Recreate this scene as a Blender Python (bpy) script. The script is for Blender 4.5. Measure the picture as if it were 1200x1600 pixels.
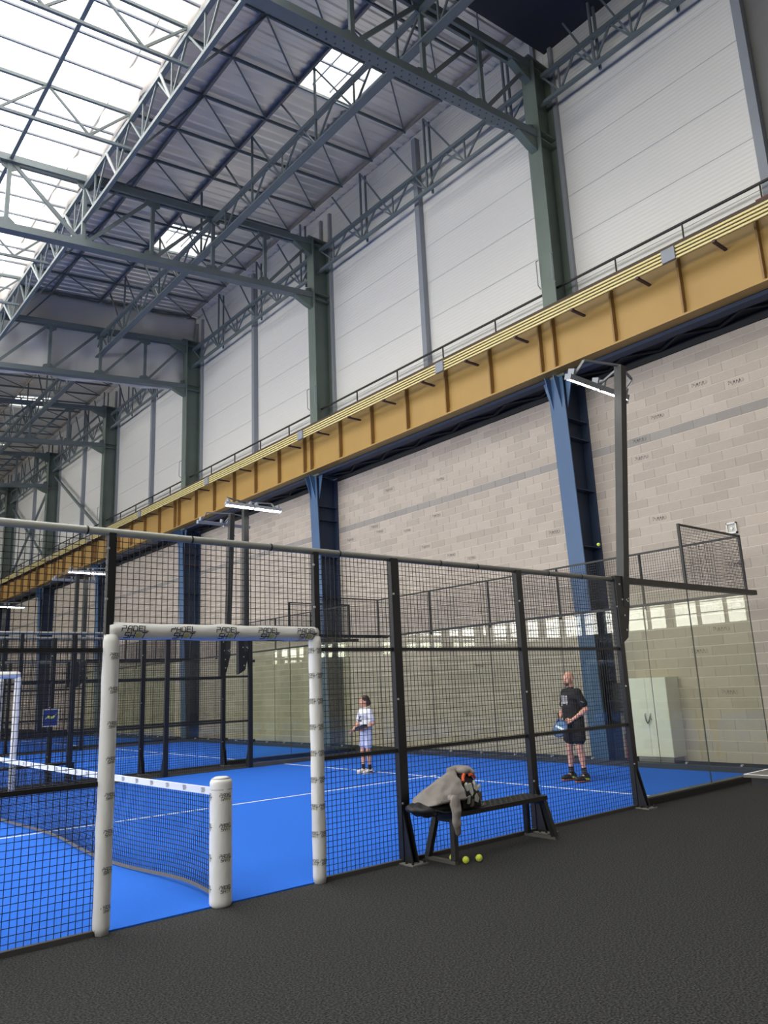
import bpy, bmesh, math, random
import numpy as np
from mathutils import Vector, Matrix, Euler, noise
random.seed(7)
sc = bpy.context.scene
for o in list(bpy.data.objects): bpy.data.objects.remove(o, do_unlink=True)
col = sc.collection
R = math.radians

# ------------------------------------------------------------------ camera
CAM = Vector((-3.2461, -6.1089, 1.6765)); YAW, PITCH, ROLL, FPX = 0.7017007, 0.2242298, -0.0432307, 1196.94
cd = bpy.data.cameras.new('camera'); cam = bpy.data.objects.new('camera', cd); col.objects.link(cam)
_f = Vector((math.sin(YAW)*math.cos(PITCH), math.cos(YAW)*math.cos(PITCH), math.sin(PITCH)))
_r = Vector((math.cos(YAW), -math.sin(YAW), 0)); _u = _r.cross(_f)
_r2 = _r*math.cos(ROLL)+_u*math.sin(ROLL); _u2 = -_r*math.sin(ROLL)+_u*math.cos(ROLL)
cam.matrix_world = Matrix(((_r2.x, _u2.x, -_f.x, CAM.x), (_r2.y, _u2.y, -_f.y, CAM.y), (_r2.z, _u2.z, -_f.z, CAM.z), (0, 0, 0, 1)))
cd.sensor_fit = 'VERTICAL'; cd.sensor_height = 24.0; cd.lens = FPX*24.0/1600.0; cd.clip_start = 0.05; cd.clip_end = 400
sc.camera = cam

# ------------------------------------------------------------------ sky, daylight, exposure
w = bpy.data.worlds.new('overcast_sky'); sc.world = w; w.use_nodes = True
bg = w.node_tree.nodes['Background']; bg.inputs[0].default_value = (1.0, 0.98, 0.94, 1); bg.inputs[1].default_value = 9.0
sc.view_settings.view_transform = 'Standard'; sc.view_settings.look = 'None'; sc.view_settings.gamma = 1.0
sc.view_settings.exposure = 0.53; sc.view_settings.use_curve_mapping = False
sc.cycles.transparent_max_bounces = 32; sc.cycles.max_bounces = 7; sc.cycles.diffuse_bounces = 5
sc.cycles.glossy_bounces = 3; sc.cycles.sample_clamp_indirect = 6.0; sc.cycles.caustics_reflective = False; sc.cycles.caustics_refractive = False
def portal(name, loc, rot, sx, sy):                       # tells the renderer where the sky shines in; gives no light of its own
    l = bpy.data.lights.new(name, 'AREA'); l.shape = 'RECTANGLE'; l.size = sx; l.size_y = sy; l.cycles.is_portal = True
    o = bpy.data.objects.new(name, l); col.objects.link(o); o.location = loc; o.rotation_euler = rot
SLOPE = 0.114
def zroof(x): return 18.5-SLOPE*(10.9-x)
def ztop(x): return 17.02-0.112*(10.7-x)
def zbot(x): return 14.98-0.112*(10.7-x)
portal('roof_glazing_portal', (-4.6, 8.8, zroof(-4.6)+.6), (0, -math.atan(SLOPE), 0), 15.6, 30.0)
portal('window_band_portal', (-20.3, 14, 7.0), (0, R(-90), 0), 5.2, 58)

# ------------------------------------------------------------------ materials
def lin(c):
    return tuple(((x/255)/12.92 if x/255 <= .04045 else ((x/255+.055)/1.055)**2.4) for x in c)
MATS = {}
def mat(name, rgb, rough=.6, metal=0., var=.12, scale=3., bump=0., bscale=40., spec=.5):
    if name in MATS: return MATS[name]
    m = bpy.data.materials.new(name); m.use_nodes = True; nt = m.node_tree; b = nt.nodes['Principled BSDF']
    c = lin(rgb); b.inputs['Roughness'].default_value = rough; b.inputs['Metallic'].default_value = metal
    b.inputs['Specular IOR Level'].default_value = spec
    g = nt.nodes.new('ShaderNodeNewGeometry')
    n = nt.nodes.new('ShaderNodeTexNoise'); n.inputs['Scale'].default_value = scale; n.inputs['Detail'].default_value = 5
    nt.links.new(g.outputs['Position'], n.inputs['Vector'])
    r = nt.nodes.new('ShaderNodeMix'); r.data_type = 'RGBA'
    r.inputs['A'].default_value = (*[x*(1-var) for x in c], 1); r.inputs['B'].default_value = (*[min(1, x*(1+var)) for x in c], 1)
    nt.links.new(n.outputs['Fac'], r.inputs['Factor']); nt.links.new(r.outputs['Result'], b.inputs['Base Color'])
    if bump:
        n2 = nt.nodes.new('ShaderNodeTexNoise'); n2.inputs['Scale'].default_value = bscale; n2.inputs['Detail'].default_value = 3
        nt.links.new(g.outputs['Position'], n2.inputs['Vector'])
        bp = nt.nodes.new('ShaderNodeBump'); bp.inputs['Strength'].default_value = bump; bp.inputs['Distance'].default_value = .01
        nt.links.new(n2.outputs['Fac'], bp.inputs['Height']); nt.links.new(bp.outputs['Normal'], b.inputs['Normal'])
    MATS[name] = m; return m
def emit(name, rgb, s):
    m = bpy.data.materials.new(name); m.use_nodes = True; b = m.node_tree.nodes['Principled BSDF']
    b.inputs['Base Color'].default_value = (.8, .8, .8, 1); b.inputs['Emission Color'].default_value = (*rgb, 1); b.inputs['Emission Strength'].default_value = s
    MATS[name] = m; return m
def nodes(name):
    m = bpy.data.materials.new(name); m.use_nodes = True; MATS[name] = m; return m, m.node_tree, m.node_tree.nodes, m.node_tree.links
def glassmat(name, tint, refl=1.0):
    m, nt, N, L = nodes(name); N.remove(N['Principled BSDF']); out = N['Material Output']
    tr = N.new('ShaderNodeBsdfTransparent'); tr.inputs[0].default_value = (*tint, 1)
    gl = N.new('ShaderNodeBsdfGlossy'); gl.inputs['Roughness'].default_value = 0.0; gl.inputs[0].default_value = (refl, refl, refl, 1)
    fr = N.new('ShaderNodeFresnel'); g = N.new('ShaderNodeNewGeometry'); io = N.new('ShaderNodeMix'); io.inputs['A'].default_value = 1.5; io.inputs['B'].default_value = 1/1.5
    L.new(g.outputs['Backfacing'], io.inputs['Factor']); L.new(io.outputs['Result'], fr.inputs[0])
    mx = N.new('ShaderNodeMixShader'); L.new(fr.outputs[0], mx.inputs[0]); L.new(tr.outputs[0], mx.inputs[1]); L.new(gl.outputs[0], mx.inputs[2])
    L.new(mx.outputs[0], out.inputs[0]); return m
def fabricmat(name, rgb, trans):
    m, nt, N, L = nodes(name); N.remove(N['Principled BSDF']); out = N['Material Output']; c = (*lin(rgb), 1)
    d = N.new('ShaderNodeBsdfDiffuse'); d.inputs[0].default_value = c
    t = N.new('ShaderNodeBsdfTranslucent'); t.inputs[0].default_value = c
    mx = N.new('ShaderNodeMixShader'); mx.inputs[0].default_value = trans
    L.new(d.outputs[0], mx.inputs[1]); L.new(t.outputs[0], mx.inputs[2]); L.new(mx.outputs[0], out.inputs[0]); return m

STEEL = mat('green_steel_paint', (106, 116, 120), .5, 0, .15, 2)
STEEL2 = mat('green_column_paint', (106, 118, 110), .5, 0, .22, 1.5)
GREYSTEEL = mat('grey_steel', (142, 147, 156), .55, 0, .08, 2)
BLUE = mat('blue_steel_paint', (64, 94, 130), .45, 0, .15, 2)
NAVY = mat('navy_steel_and_web_shade', (40, 54, 78), .6, 0, .15, 2)
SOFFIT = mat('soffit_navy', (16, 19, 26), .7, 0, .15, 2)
YELLOW = mat('ochre_girder_paint', (172, 137, 74), .5, 0, .10, 1.3)
YELLOWD = mat('ochre_stiffener_paint', (140, 108, 62), .5, 0, .15, 3)
CONDUCTOR = mat('conductor_yellow', (230, 214, 150), .5, 0, .05)
BROWN = mat('rail_brown', (74, 62, 52), .7, 0, .2)
BLACK = mat('fence_black_paint', (24, 26, 30), .45, 0, .1)
WIRE = mat('wire_black', (20, 21, 25), .5, 0, .05)
TUBE = mat('dark_grey_tube', (138, 140, 135), .35, 0, .1)
DARKPOST = mat('grey_black_post', (52, 54, 54), .5, .2, .35, 6)
BOLT = mat('bolt_zinc', (200, 200, 198), .3, .8, .05)
ZINC = mat('zinc_plate', (140, 138, 132), .5, .4, .2, 20)
PAD = mat('pad_vinyl', (226, 226, 224), .45, 0, .04, 4, .35, 12)
INK = mat('ink_dark_grey', (46, 48, 54), .7, 0, .05)
BALLINK = mat('ink_olive_yellow', (182, 182, 130), .7, 0, .3, 90)
LINE = mat('line_white', (232, 236, 240), .8, 0, .05)
NETTAPE = mat('net_tape_white', (222, 226, 236), .7, 0, .04)
NETCORD = mat('net_cord_black', (26, 28, 36), .8, 0, .1)
NETHEM = mat('net_hem_grey', (106, 102, 98), .8, 0, .2, 20)
WHITEPAINT = mat('white_paint', (225, 226, 222), .5, 0, .04)
DECK = mat('roof_deck_galvanised', (248, 244, 240), .5, .92, .05, 1.2)
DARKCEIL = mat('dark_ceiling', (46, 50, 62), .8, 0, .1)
TRIM = mat('grey_trim', (150, 154, 160), .5, 0, .05)
MORTAR = mat('mortar_pale', (222, 214, 204), .9, 0, .1, 8)
PLAINWALL = mat('render_grey', (150, 148, 144), .9, 0, .06, 1)
FAB = fabricmat('curtain_fabric', (214, 207, 202), .22)
FAB2 = fabricmat('grey_tarp', (228, 228, 230), .25)
GLASS = glassmat('court_glass', (.952, .966, .926))
GLAZE = glassmat('roof_glazing', (.66, .66, .65), .6); WINDOW = glassmat('window_glass', (.95, .95, .94), .6)
LAMPGLOW = emit('lamp_tube_glow', (1.0, .97, .86), 30.0)

def floormat():
    m, nt, N, L = nodes('black_rubber_granules'); b = N['Principled BSDF']; g = N.new('ShaderNodeNewGeometry')
    n = N.new('ShaderNodeTexNoise'); n.inputs['Scale'].default_value = 75; n.inputs['Detail'].default_value = 3
    n2 = N.new('ShaderNodeTexNoise'); n2.inputs['Scale'].default_value = 1.1; n2.inputs['Detail'].default_value = 4
    for q in (n, n2): L.new(g.outputs['Position'], q.inputs['Vector'])
    r = N.new('ShaderNodeValToRGB'); e = r.color_ramp.elements
    e[0].position = .38; e[0].color = (*lin((14, 14, 15)), 1); e[1].position = .70; e[1].color = (*lin((74, 75, 77)), 1)
    L.new(n.outputs['Fac'], r.inputs[0])
    mx = N.new('ShaderNodeMix'); mx.data_type = 'RGBA'; mx.blend_type = 'MULTIPLY'; mx.inputs['Factor'].default_value = .5
    L.new(r.outputs[0], mx.inputs['A']); L.new(n2.outputs['Color'], mx.inputs['B'])
    L.new(r.outputs[0], b.inputs['Base Color']); b.inputs['Roughness'].default_value = .85; b.inputs['Specular IOR Level'].default_value = .25
    bp = N.new('ShaderNodeBump'); bp.inputs['Strength'].default_value = .7; bp.inputs['Distance'].default_value = .006
    L.new(n.outputs['Fac'], bp.inputs['Height']); L.new(bp.outputs[0], b.inputs['Normal']); return m
FLOOR = floormat()
TURF = mat('blue_turf', (42, 108, 216), .9, 0, .10, 60, .5, 220, .2)

def blockmat(name, base, var):
    m, nt, N, L = nodes(name); b = N['Principled BSDF']; g = N.new('ShaderNodeNewGeometry'); s = N.new('ShaderNodeSeparateXYZ'); L.new(g.outputs['Position'], s.inputs[0])
    def M(op, a, bb=None):
        q = N.new('ShaderNodeMath'); q.operation = op
        for i, x in enumerate((a, bb)):
            if x is None: continue
            if isinstance(x, (int, float)): q.inputs[i].default_value = x
            else: L.new(x, q.inputs[i])
        return q.outputs[0]
    row = M('FLOOR', M('DIVIDE', s.outputs[2], .2)); colm = M('FLOOR', M('ADD', M('DIVIDE', s.outputs[1], .5), M('MULTIPLY', M('MODULO', row, 2.0), .5)))
    cmb = N.new('ShaderNodeCombineXYZ'); L.new(row, cmb.inputs[0]); L.new(colm, cmb.inputs[1])
    wn = N.new('ShaderNodeTexWhiteNoise'); L.new(cmb.outputs[0], wn.inputs['Vector'])
    n = N.new('ShaderNodeTexNoise'); n.inputs['Scale'].default_value = 26; n.inputs['Detail'].default_value = 5; L.new(g.outputs['Position'], n.inputs['Vector'])
    sm = M('ADD', M('MULTIPLY', wn.outputs['Value'], .62), M('MULTIPLY', n.outputs['Fac'], .38))
    r = N.new('ShaderNodeValToRGB'); e = r.color_ramp.elements; c = lin(base)
    e[0].position = .1; e[0].color = (*[x*(1-var) for x in c], 1); e[1].position = .8; e[1].color = (*[x*(1+var*.5) for x in c], 1)
    L.new(sm, r.inputs[0]); L.new(r.outputs[0], b.inputs['Base Color']); b.inputs['Roughness'].default_value = .9; b.inputs['Specular IOR Level'].default_value = .2
    bp = N.new('ShaderNodeBump'); bp.inputs['Strength'].default_value = .4; bp.inputs['Distance'].default_value = .01
    L.new(n.outputs['Fac'], bp.inputs['Height']); L.new(bp.outputs[0], b.inputs['Normal']); return m
BLOCK = blockmat('concrete_block', (184, 173, 161), .15)
BOND = blockmat('bond_beam_block', (154, 149, 143), .10)

def panelmat():
    m, nt, N, L = nodes('white_ribbed_panel'); b = N['Principled BSDF']; b.inputs['Base Color'].default_value = (*lin((226, 225, 221)), 1); b.inputs['Roughness'].default_value = .38
    g = N.new('ShaderNodeNewGeometry'); wv = N.new('ShaderNodeTexWave'); wv.bands_direction = 'Z'; wv.inputs['Scale'].default_value = 3.1
    L.new(g.outputs['Position'], wv.inputs['Vector'])
    bp = N.new('ShaderNodeBump'); bp.inputs['Strength'].default_value = .4; bp.inputs['Distance'].default_value = .01
    L.new(wv.outputs['Fac'], bp.inputs['Height']); L.new(bp.outputs[0], b.inputs['Normal']); return m
PANEL = panelmat()

# ------------------------------------------------------------------ mesh helpers
def tag(o, label=None, cat=None, group=None, kind=None):
    if label: o['label'] = label
    if cat: o['category'] = cat
    if group: o['group'] = group
    if kind: o['kind'] = kind
    return o
def thing(name, label, cat, loc=(0, 0, 0), group=None, rz=0):
    o = bpy.data.objects.new(name, None); o.empty_display_size = .1; col.objects.link(o); o.location = loc; o.rotation_euler = (0, 0, rz)
    return tag(o, label, cat, group)
def wloc(p):
    v = Vector((0, 0, 0))
    while p is not None: v += p.location; p = p.parent
    return v
class MB:
    def __init__(s): s.v = []; s.f = []; s.mi = []
    def add(s, vs, fs, mi=0):
        n = len(s.v); s.v += [tuple(x) for x in vs]; s.f += [tuple(i+n for i in f) for f in fs]; s.mi += [mi]*len(fs); return s
    def box(s, a, b, mi=0):
        (x0, y0, z0), (x1, y1, z1) = a, b
        return s.add([(x0, y0, z0), (x1, y0, z0), (x1, y1, z0), (x0, y1, z0), (x0, y0, z1), (x1, y0, z1), (x1, y1, z1), (x0, y1, z1)],
                     [(3, 2, 1, 0), (4, 5, 6, 7), (0, 1, 5, 4), (1, 2, 6, 5), (2, 3, 7, 6), (3, 0, 4, 7)], mi)
    def bar(s, p, q, w, h=None, up=(0, 0, 1), mi=0):
        p = Vector(p); q = Vector(q); h = h or w; d = (q-p).normalized(); u = Vector(up)
        if abs(d.dot(u)) > .98: u = Vector((0, 1, 0))
        a = d.cross(u).normalized(); c = a.cross(d).normalized(); vs = []
        for e in (p, q):
            for i, j in ((-1, -1), (1, -1), (1, 1), (-1, 1)): vs.append(e+a*(i*w/2)+c*(j*h/2))
        return s.add(vs, [(3, 2, 1, 0), (4, 5, 6, 7), (0, 1, 5, 4), (1, 2, 6, 5), (2, 3, 7, 6), (3, 0, 4, 7)], mi)
    def cyl(s, p, q, r, n=12, r2=None, cap=True, mi=0):
        p = Vector(p); q = Vector(q); r2 = r if r2 is None else r2; d = (q-p).normalized(); u = Vector((0, 0, 1)) if abs(d.z) < .9 else Vector((1, 0, 0))
        a = d.cross(u).normalized(); b = d.cross(a); vs = []
        for e, rr in ((p, r), (q, r2)):
            for k in range(n):
                t = 2*math.pi*k/n; vs.append(e+(a*math.cos(t)+b*math.sin(t))*rr)
        fs = [(k, (k+1) % n, n+(k+1) % n, n+k) for k in range(n)]
        if cap: fs += [tuple(range(n-1, -1, -1)), tuple(range(n, 2*n))]
        return s.add(vs, fs, mi)
    def tube(s, pts, r, n=8):
        for a, b in zip(pts, pts[1:]): s.cyl(a, b, r, n)
        return s
    def prism(s, poly, off, mi=0):                            # poly: 3-D outline, off: extrusion vector
        n = len(poly); off = Vector(off); vs = [Vector(p) for p in poly]; vs += [v+off for v in vs]
        return s.add(vs, [tuple(range(n-1, -1, -1)), tuple(range(n, 2*n))]+[(k, (k+1) % n, n+(k+1) % n, n+k) for k in range(n)], mi)
    def mesh(s, name, mats, smooth=False, off=(0, 0, 0)):
        me = bpy.data.meshes.new(name); off = Vector(off)
        me.from_pydata([tuple(Vector(v)-off) for v in s.v], [], s.f)
        for m in (mats if isinstance(mats, (list, tuple)) else [mats]): me.materials.append(m)
        if isinstance(mats, (list, tuple)): me.polygons.foreach_set('material_index', s.mi)
        if smooth: me.polygons.foreach_set('use_smooth', [True]*len(me.polygons))
        bm = bmesh.new(); bm.from_mesh(me); bmesh.ops.recalc_face_normals(bm, faces=bm.faces); bm.to_mesh(me); bm.free()
        return me
    def build(s, name, mats, parent=None, smooth=False, kind=None, local=False):
        off = Vector((0, 0, 0)) if (local or parent is None) else wloc(parent)
        return put(name, s.mesh(name, mats, smooth, off), parent, (0, 0, 0), kind)
def put(name, me, parent=None, loc=(0, 0, 0), kind=None, rot=None, scale=None):
    o = bpy.data.objects.new(name, me); col.objects.link(o); o.parent = parent; o.location = loc
    if rot: o.rotation_euler = rot
    if scale: o.scale = scale
    if kind: o['kind'] = kind
    return o
CACHE = {}
def cached(key, fn):
    if key not in CACHE: CACHE[key] = fn()
    return CACHE[key]
def unitbar(m):                                                # 1 m bar along local z, square, shared by every bar of a material
    return cached(('ubar', m.name), lambda: MB().box((-.5, -.5, 0), (.5, .5, 1)).mesh('bar', m))
def pbar(name, p, q, w, m, parent, h=None):                    # a straight bar as its own object with shared mesh data
    p = Vector(p); q = Vector(q); d = q-p; o = bpy.data.objects.new(name, unitbar(m)); col.objects.link(o); o.parent = parent
    o.location = p-(wloc(parent) if parent else Vector((0, 0, 0)))
    o.rotation_mode = 'QUATERNION'
    z = d.normalized(); ref = Vector((0, 0, 1)) if abs(z.z) < .98 else Vector((0, 1, 0)); x = ref.cross(z).normalized(); y = z.cross(x)
    o.rotation_quaternion = Matrix((x, y, z)).transposed().to_quaternion()
    o.scale = (w, h or w, d.length); return o
ORD = ['first', 'second', 'third', 'fourth', 'fifth', 'sixth', 'seventh', 'eighth', 'ninth', 'tenth', 'eleventh', 'twelfth', 'thirteenth', 'fourteenth', 'fifteenth', 'sixteenth', 'seventeenth', 'eighteenth', 'nineteenth', 'twentieth', 'twenty-first', 'twenty-second', 'twenty-third', 'twenty-fourth', 'twenty-fifth', 'twenty-sixth', 'twenty-seventh', 'twenty-eighth', 'twenty-ninth', 'thirtieth', 'thirty-first']

# ================================================================== THE HALL
XW = 11.45; BAY = 9.85; Y0 = 3.95; COLS = [Y0+BAY*k for k in range(6)]; YEND = 64.0; YNEAR = -16.0; XL = -20.0
tag(MB().box((XL-.2, YNEAR, -.2), (XW+.4, YEND, 0)).build('floor', FLOOR), 'black speckled rubber floor around the blue courts', kind='structure')

# block wall -------------------------------------------------------
wb = bpy.data.objects.new('wall_right', None); col.objects.link(wb); tag(wb, 'grey concrete block wall behind the glass backs of the courts', kind='structure')
MB().box((XW+.006, YNEAR, 0), (XW+.25, YEND, 8.36)).build('mortar_backing', MORTAR, wb)
blockmesh = {}
def bmesh_block(L, m):
    k = (round(L, 3), m.name)
    if k not in blockmesh: blockmesh[k] = MB().box((0, 0, 0), (.02, L-.006, .186)).mesh('block', m)
    return blockmesh[k]
cand = []
for row in range(42):
    if row == 41: continue
    z = row*.2; y = -3.0-(.25 if row % 2 else 0)
    while y < 62.0:
        m = BOND if row == 33 else BLOCK
        cand.append((math.dist((XW, y+.25, z), tuple(CAM)) + (0 if -.9 < y else 90), y, z, m)); y += .5
cand.sort(key=lambda t: t[0]); rest = {BLOCK.name: MB(), BOND.name: MB()}
for i, (d, y, z, m) in enumerate(cand):
    if i < 300: put('block', bmesh_block(.5, m), wb, (XW-.002, y+.003, z+.004))
    else: rest[m.name].box((XW-.002, y+.003, z+.004), (XW+.018, y+.497, z+.190))

for k in range(130): rest[BLOCK.name].box((XW-.002, -3.25+k*.5+.003, 8.204), (XW+.018, -3.25+k*.5+.497, 8.35))
rest[BLOCK.name].build('block_field', BLOCK, wb, kind='stuff'); rest[BOND.name].build('bond_beam_field', BOND, wb, kind='stuff')
# smudged maker's stamps on single blocks
def stampmesh(seed):
    rnd = random.Random(seed); b = MB()
    b.box((0, -.17, .03), (.001, -.15, .05)); b.box((0, -.17, -.02), (.001, -.155, .005)); b.box((0, -.135, .0), (.001, -.12, .045))
    y = -.10
    for k in range(7):
        h = rnd.uniform(.025, .045); b.box((0, y, -h), (.001, y+.008, h*rnd.uniform(.4, 1)))
        b.box((0, y, rnd.uniform(-.03, .03)), (.001, y+rnd.uniform(.018, .032), rnd.uniform(.032, .04))) if k % 2 else b.box((0, y, -.035), (.001, y+.024, -.026))
        y += rnd.uniform(.026, .036)
    for k in range(2): b.bar((.0005, y+.02*k, -.04), (.0005, y+.014+.02*k, 0), .007, .001); b.bar((.0005, y+.014+.02*k, 0), (.0005, y+.02*k, .04), .007, .001)
    for i, v in enumerate(b.v): b.v[i] = (v[0], -v[1], v[2])
    return b.mesh('stamp', mat('stamp_ink', (82, 77, 74), .9))
STAMPS = [(.82, 7.44), (.11, 7.23), (1.82, 7.07), (2.37, 6.24), (2.29, 6.64), (2.31, 4.99), (.57, 3.79), (1.25, 2.52), (1.7, 2.08), (1.22, 1.26), (8.9, 7.22), (11.0, 7.41), (11.51, 6.55),
          (11.54, 6.22), (10.31, 6.0), (12.99, 6.23), (9.14, 6.23), (8.4, 5.09), (7.64, 4.99), (9.66, 5.42), (5.07, 5.17), (7.55, 2.18), (8.08, .83), (6.1, 1.65), (26.05, 4.08)]
for i, (y, z) in enumerate(STAMPS):
    r = int(z/.2); off = .25 if r % 2 else 0; yy = math.floor((y+off)/.5)*.5-off+.25
    put('stamp', cached(('stamp', i % 4), lambda: stampmesh(i)), wb, (XW-.0035, yy, r*.2+.1), scale=(1, 1.0, 1.0))
# small white framed box on the block wall
t = thing('wall_box', 'small white framed box on the block wall above the mesh corner', 'box', (XW-.002, .76, 4.3))
b = MB(); x = XW-.05
for a, c in (((.66, 4.3), (.68, 4.52)), ((.84, 4.3), (.86, 4.52)), ((.66, 4.3), (.86, 4.33)), ((.66, 4.49), (.86, 4.52))): b.box((x, a[0], a[1]), (XW-.002, c[0], c[1]))
b.build('frame', WHITEPAINT, t); MB().box((x+.03, .68, 4.33), (XW-.003, .84, 4.49)).build('back_plate', mat('pale_grey', (190, 188, 182)), t); MB().cyl((x, .76, 4.4), (x+.03, .76, 4.4), .025).build('lens', WHITEPAINT, t)

# white panel wall above -------------------------------------------
wu = bpy.data.objects.new('wall_upper', None); col.objects.link(wu); tag(wu, 'white ribbed insulated panel wall above the ochre crane girder', kind='structure')
MB().box((XW+.02, YNEAR, 8.36), (XW+.25, YEND, 18.75)).build('panel_backing', mat('panel_joint_grey', (120, 120, 120)), wu)
rows = [8.62]+[9.84+1.18*k for k in range(8)]+[18.72]
HB = BAY/2
for k in range(-1, 12):
    ya = Y0+HB*k; yb = ya+HB
    for za, zb in zip(rows, rows[1:]):
        me = cached(('panel', round(zb-za, 3)), lambda: MB().box((0, 0, 0), (.03, HB-.01, zb-za-.012)).mesh('panel', PANEL))
        put('panel', me, wu, (XW-.01, ya+.005, za+.006))
for k in range(-1, 12):
    ya = Y0+HB*k
    if k % 2: MB().box((XW-.2, ya-.09, 9.0), (XW-.01, ya+.09, 18.35 if k % 4 else 18.4)).build('sheeting_post', GREYSTEEL, wu)
    else:
        for s in (-1, 1): MB().box((XW-.12, ya+s*.27-.05, 9.0), (XW-.01, ya+s*.27+.05, 18.3)).build('corner_trim', TRIM, wu)

# the other sides of the hall (opposite wall with its window band, ends)
wl = bpy.data.objects.new('wall_left', None); col.objects.link(wl); tag(wl, 'opposite long wall with a high band of windows', kind='structure')
MB().box((XL-.3, YNEAR, 0), (XL, YEND, 4.45)).build('lower_wall', PLAINWALL, wl)
MB().box((XL-.3, YNEAR, 9.6), (XL, YEND, 16.0)).build('upper_wall', PANEL, wl)
wn_ = bpy.data.objects.new('window_1', None); col.objects.link(wn_); tag(wn_, 'long window band in the opposite wall', kind='structure')
b = MB(); y = YNEAR
k = 0
while y < YEND:
    wdt = .5 if k % 3 == 0 else .12
    b.box((XL-.25, y, 4.45), (XL+.05, y+wdt, 9.6)); y += 1.64; k += 1
for z in (5.1, 5.75, 6.6, 7.7, 8.8): b.box((XL-.2, YNEAR, z), (XL-.1, YEND, z+.06))
b.build('window_frame', mat('window_frame_grey', (104, 106, 104)), wn_)
MB().box((XL-.16, YNEAR, 4.45), (XL-.14, YEND, 9.6)).build('pane', WINDOW, wn_)
tag(MB().box((XL-.2, YEND, 0), (XW+.4, YEND+.3, 18.8)).build('wall_far', mat('far_wall_grey', (120, 124, 130), .8)), 'grey end wall at the far end of the hall', kind='structure')
tag(MB().box((XL-.2, YNEAR-.3, 0), (XW+.4, YNEAR, 18.8)).build('wall_near', PLAINWALL), 'grey end wall behind the camera', kind='structure')

# roof ---------------------------------------------------------------
ce = bpy.data.objects.new('ceiling', None); col.objects.link(ce); tag(ce, 'pale grey-lilac corrugated steel roof deck on steel purlins', kind='structure')
XC = 2.95
def deck(xa, xb, ya, yb, m=DECK, dz=.07):
    b = MB(); per = .328; n = max(1, round((yb-ya)/per)); per = (yb-ya)/n; prof = []
    for i in range(n):
        y = ya+i*per; prof += [(y, 0), (y+per*.42, 0), (y+per*.54, .035), (y+per*.88, .035)]
    prof.append((yb, 0)); vs = []
    for y, h in prof: vs += [(xa, y, zroof(xa)+dz+h), (xb, y, zroof(xb)+dz+h)]
    b.add(vs, [(2*i, 2*i+1, 2*i+3, 2*i+2) for i in range(len(prof)-1)]); b.build('roof_sheet', m, ce)
    MB().prism([(xa-.02, ya, zroof(xa)+dz+.052), (xb+.02, ya, zroof(xb)+dz+.052), (xb+.02, yb, zroof(xb)+dz+.052), (xa-.02, yb, zroof(xa)+dz+.052)], (0, 0, .08)).build('light_leak_slab', m, ce)  # unseen opaque slab added above the sheets to stop light leaking through gaps
SKY = [(7.2+9.8*k, 9.05+9.8*k) for k in range(5)]; SX0, SX1 = 6.98, 8.8
edges = [Y0+BAY*k for k in range(-1, 6)]+[YEND]
for ya, yb in zip(edges, edges[1:]):
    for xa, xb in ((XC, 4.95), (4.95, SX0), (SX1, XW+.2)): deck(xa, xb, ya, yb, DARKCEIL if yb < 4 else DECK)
    cuts = sorted([ya, yb]+[c for s in SKY for c in s if ya < c < yb]); inside = lambda m_: any(a < m_ < b_ for a, b_ in SKY)
    for c0, c1 in zip(cuts, cuts[1:]):
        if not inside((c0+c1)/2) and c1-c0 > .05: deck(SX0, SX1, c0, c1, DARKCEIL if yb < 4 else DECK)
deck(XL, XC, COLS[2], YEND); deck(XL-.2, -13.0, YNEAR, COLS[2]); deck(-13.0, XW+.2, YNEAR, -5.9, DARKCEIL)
# dark insulated ceiling of the nearest bay, just above the first truss
zd = lambda x: 17.75-SLOPE*(11.02-x)
b = MB(); b.prism([(6.0, -5.8, zd(6)), (XW, -5.8, zd(XW)), (XW, 3.9, zd(XW)), (6.0, 3.9, zd(6))], (0, 0, .12)); b.build('dark_soffit', DARKCEIL, ce)
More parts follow.
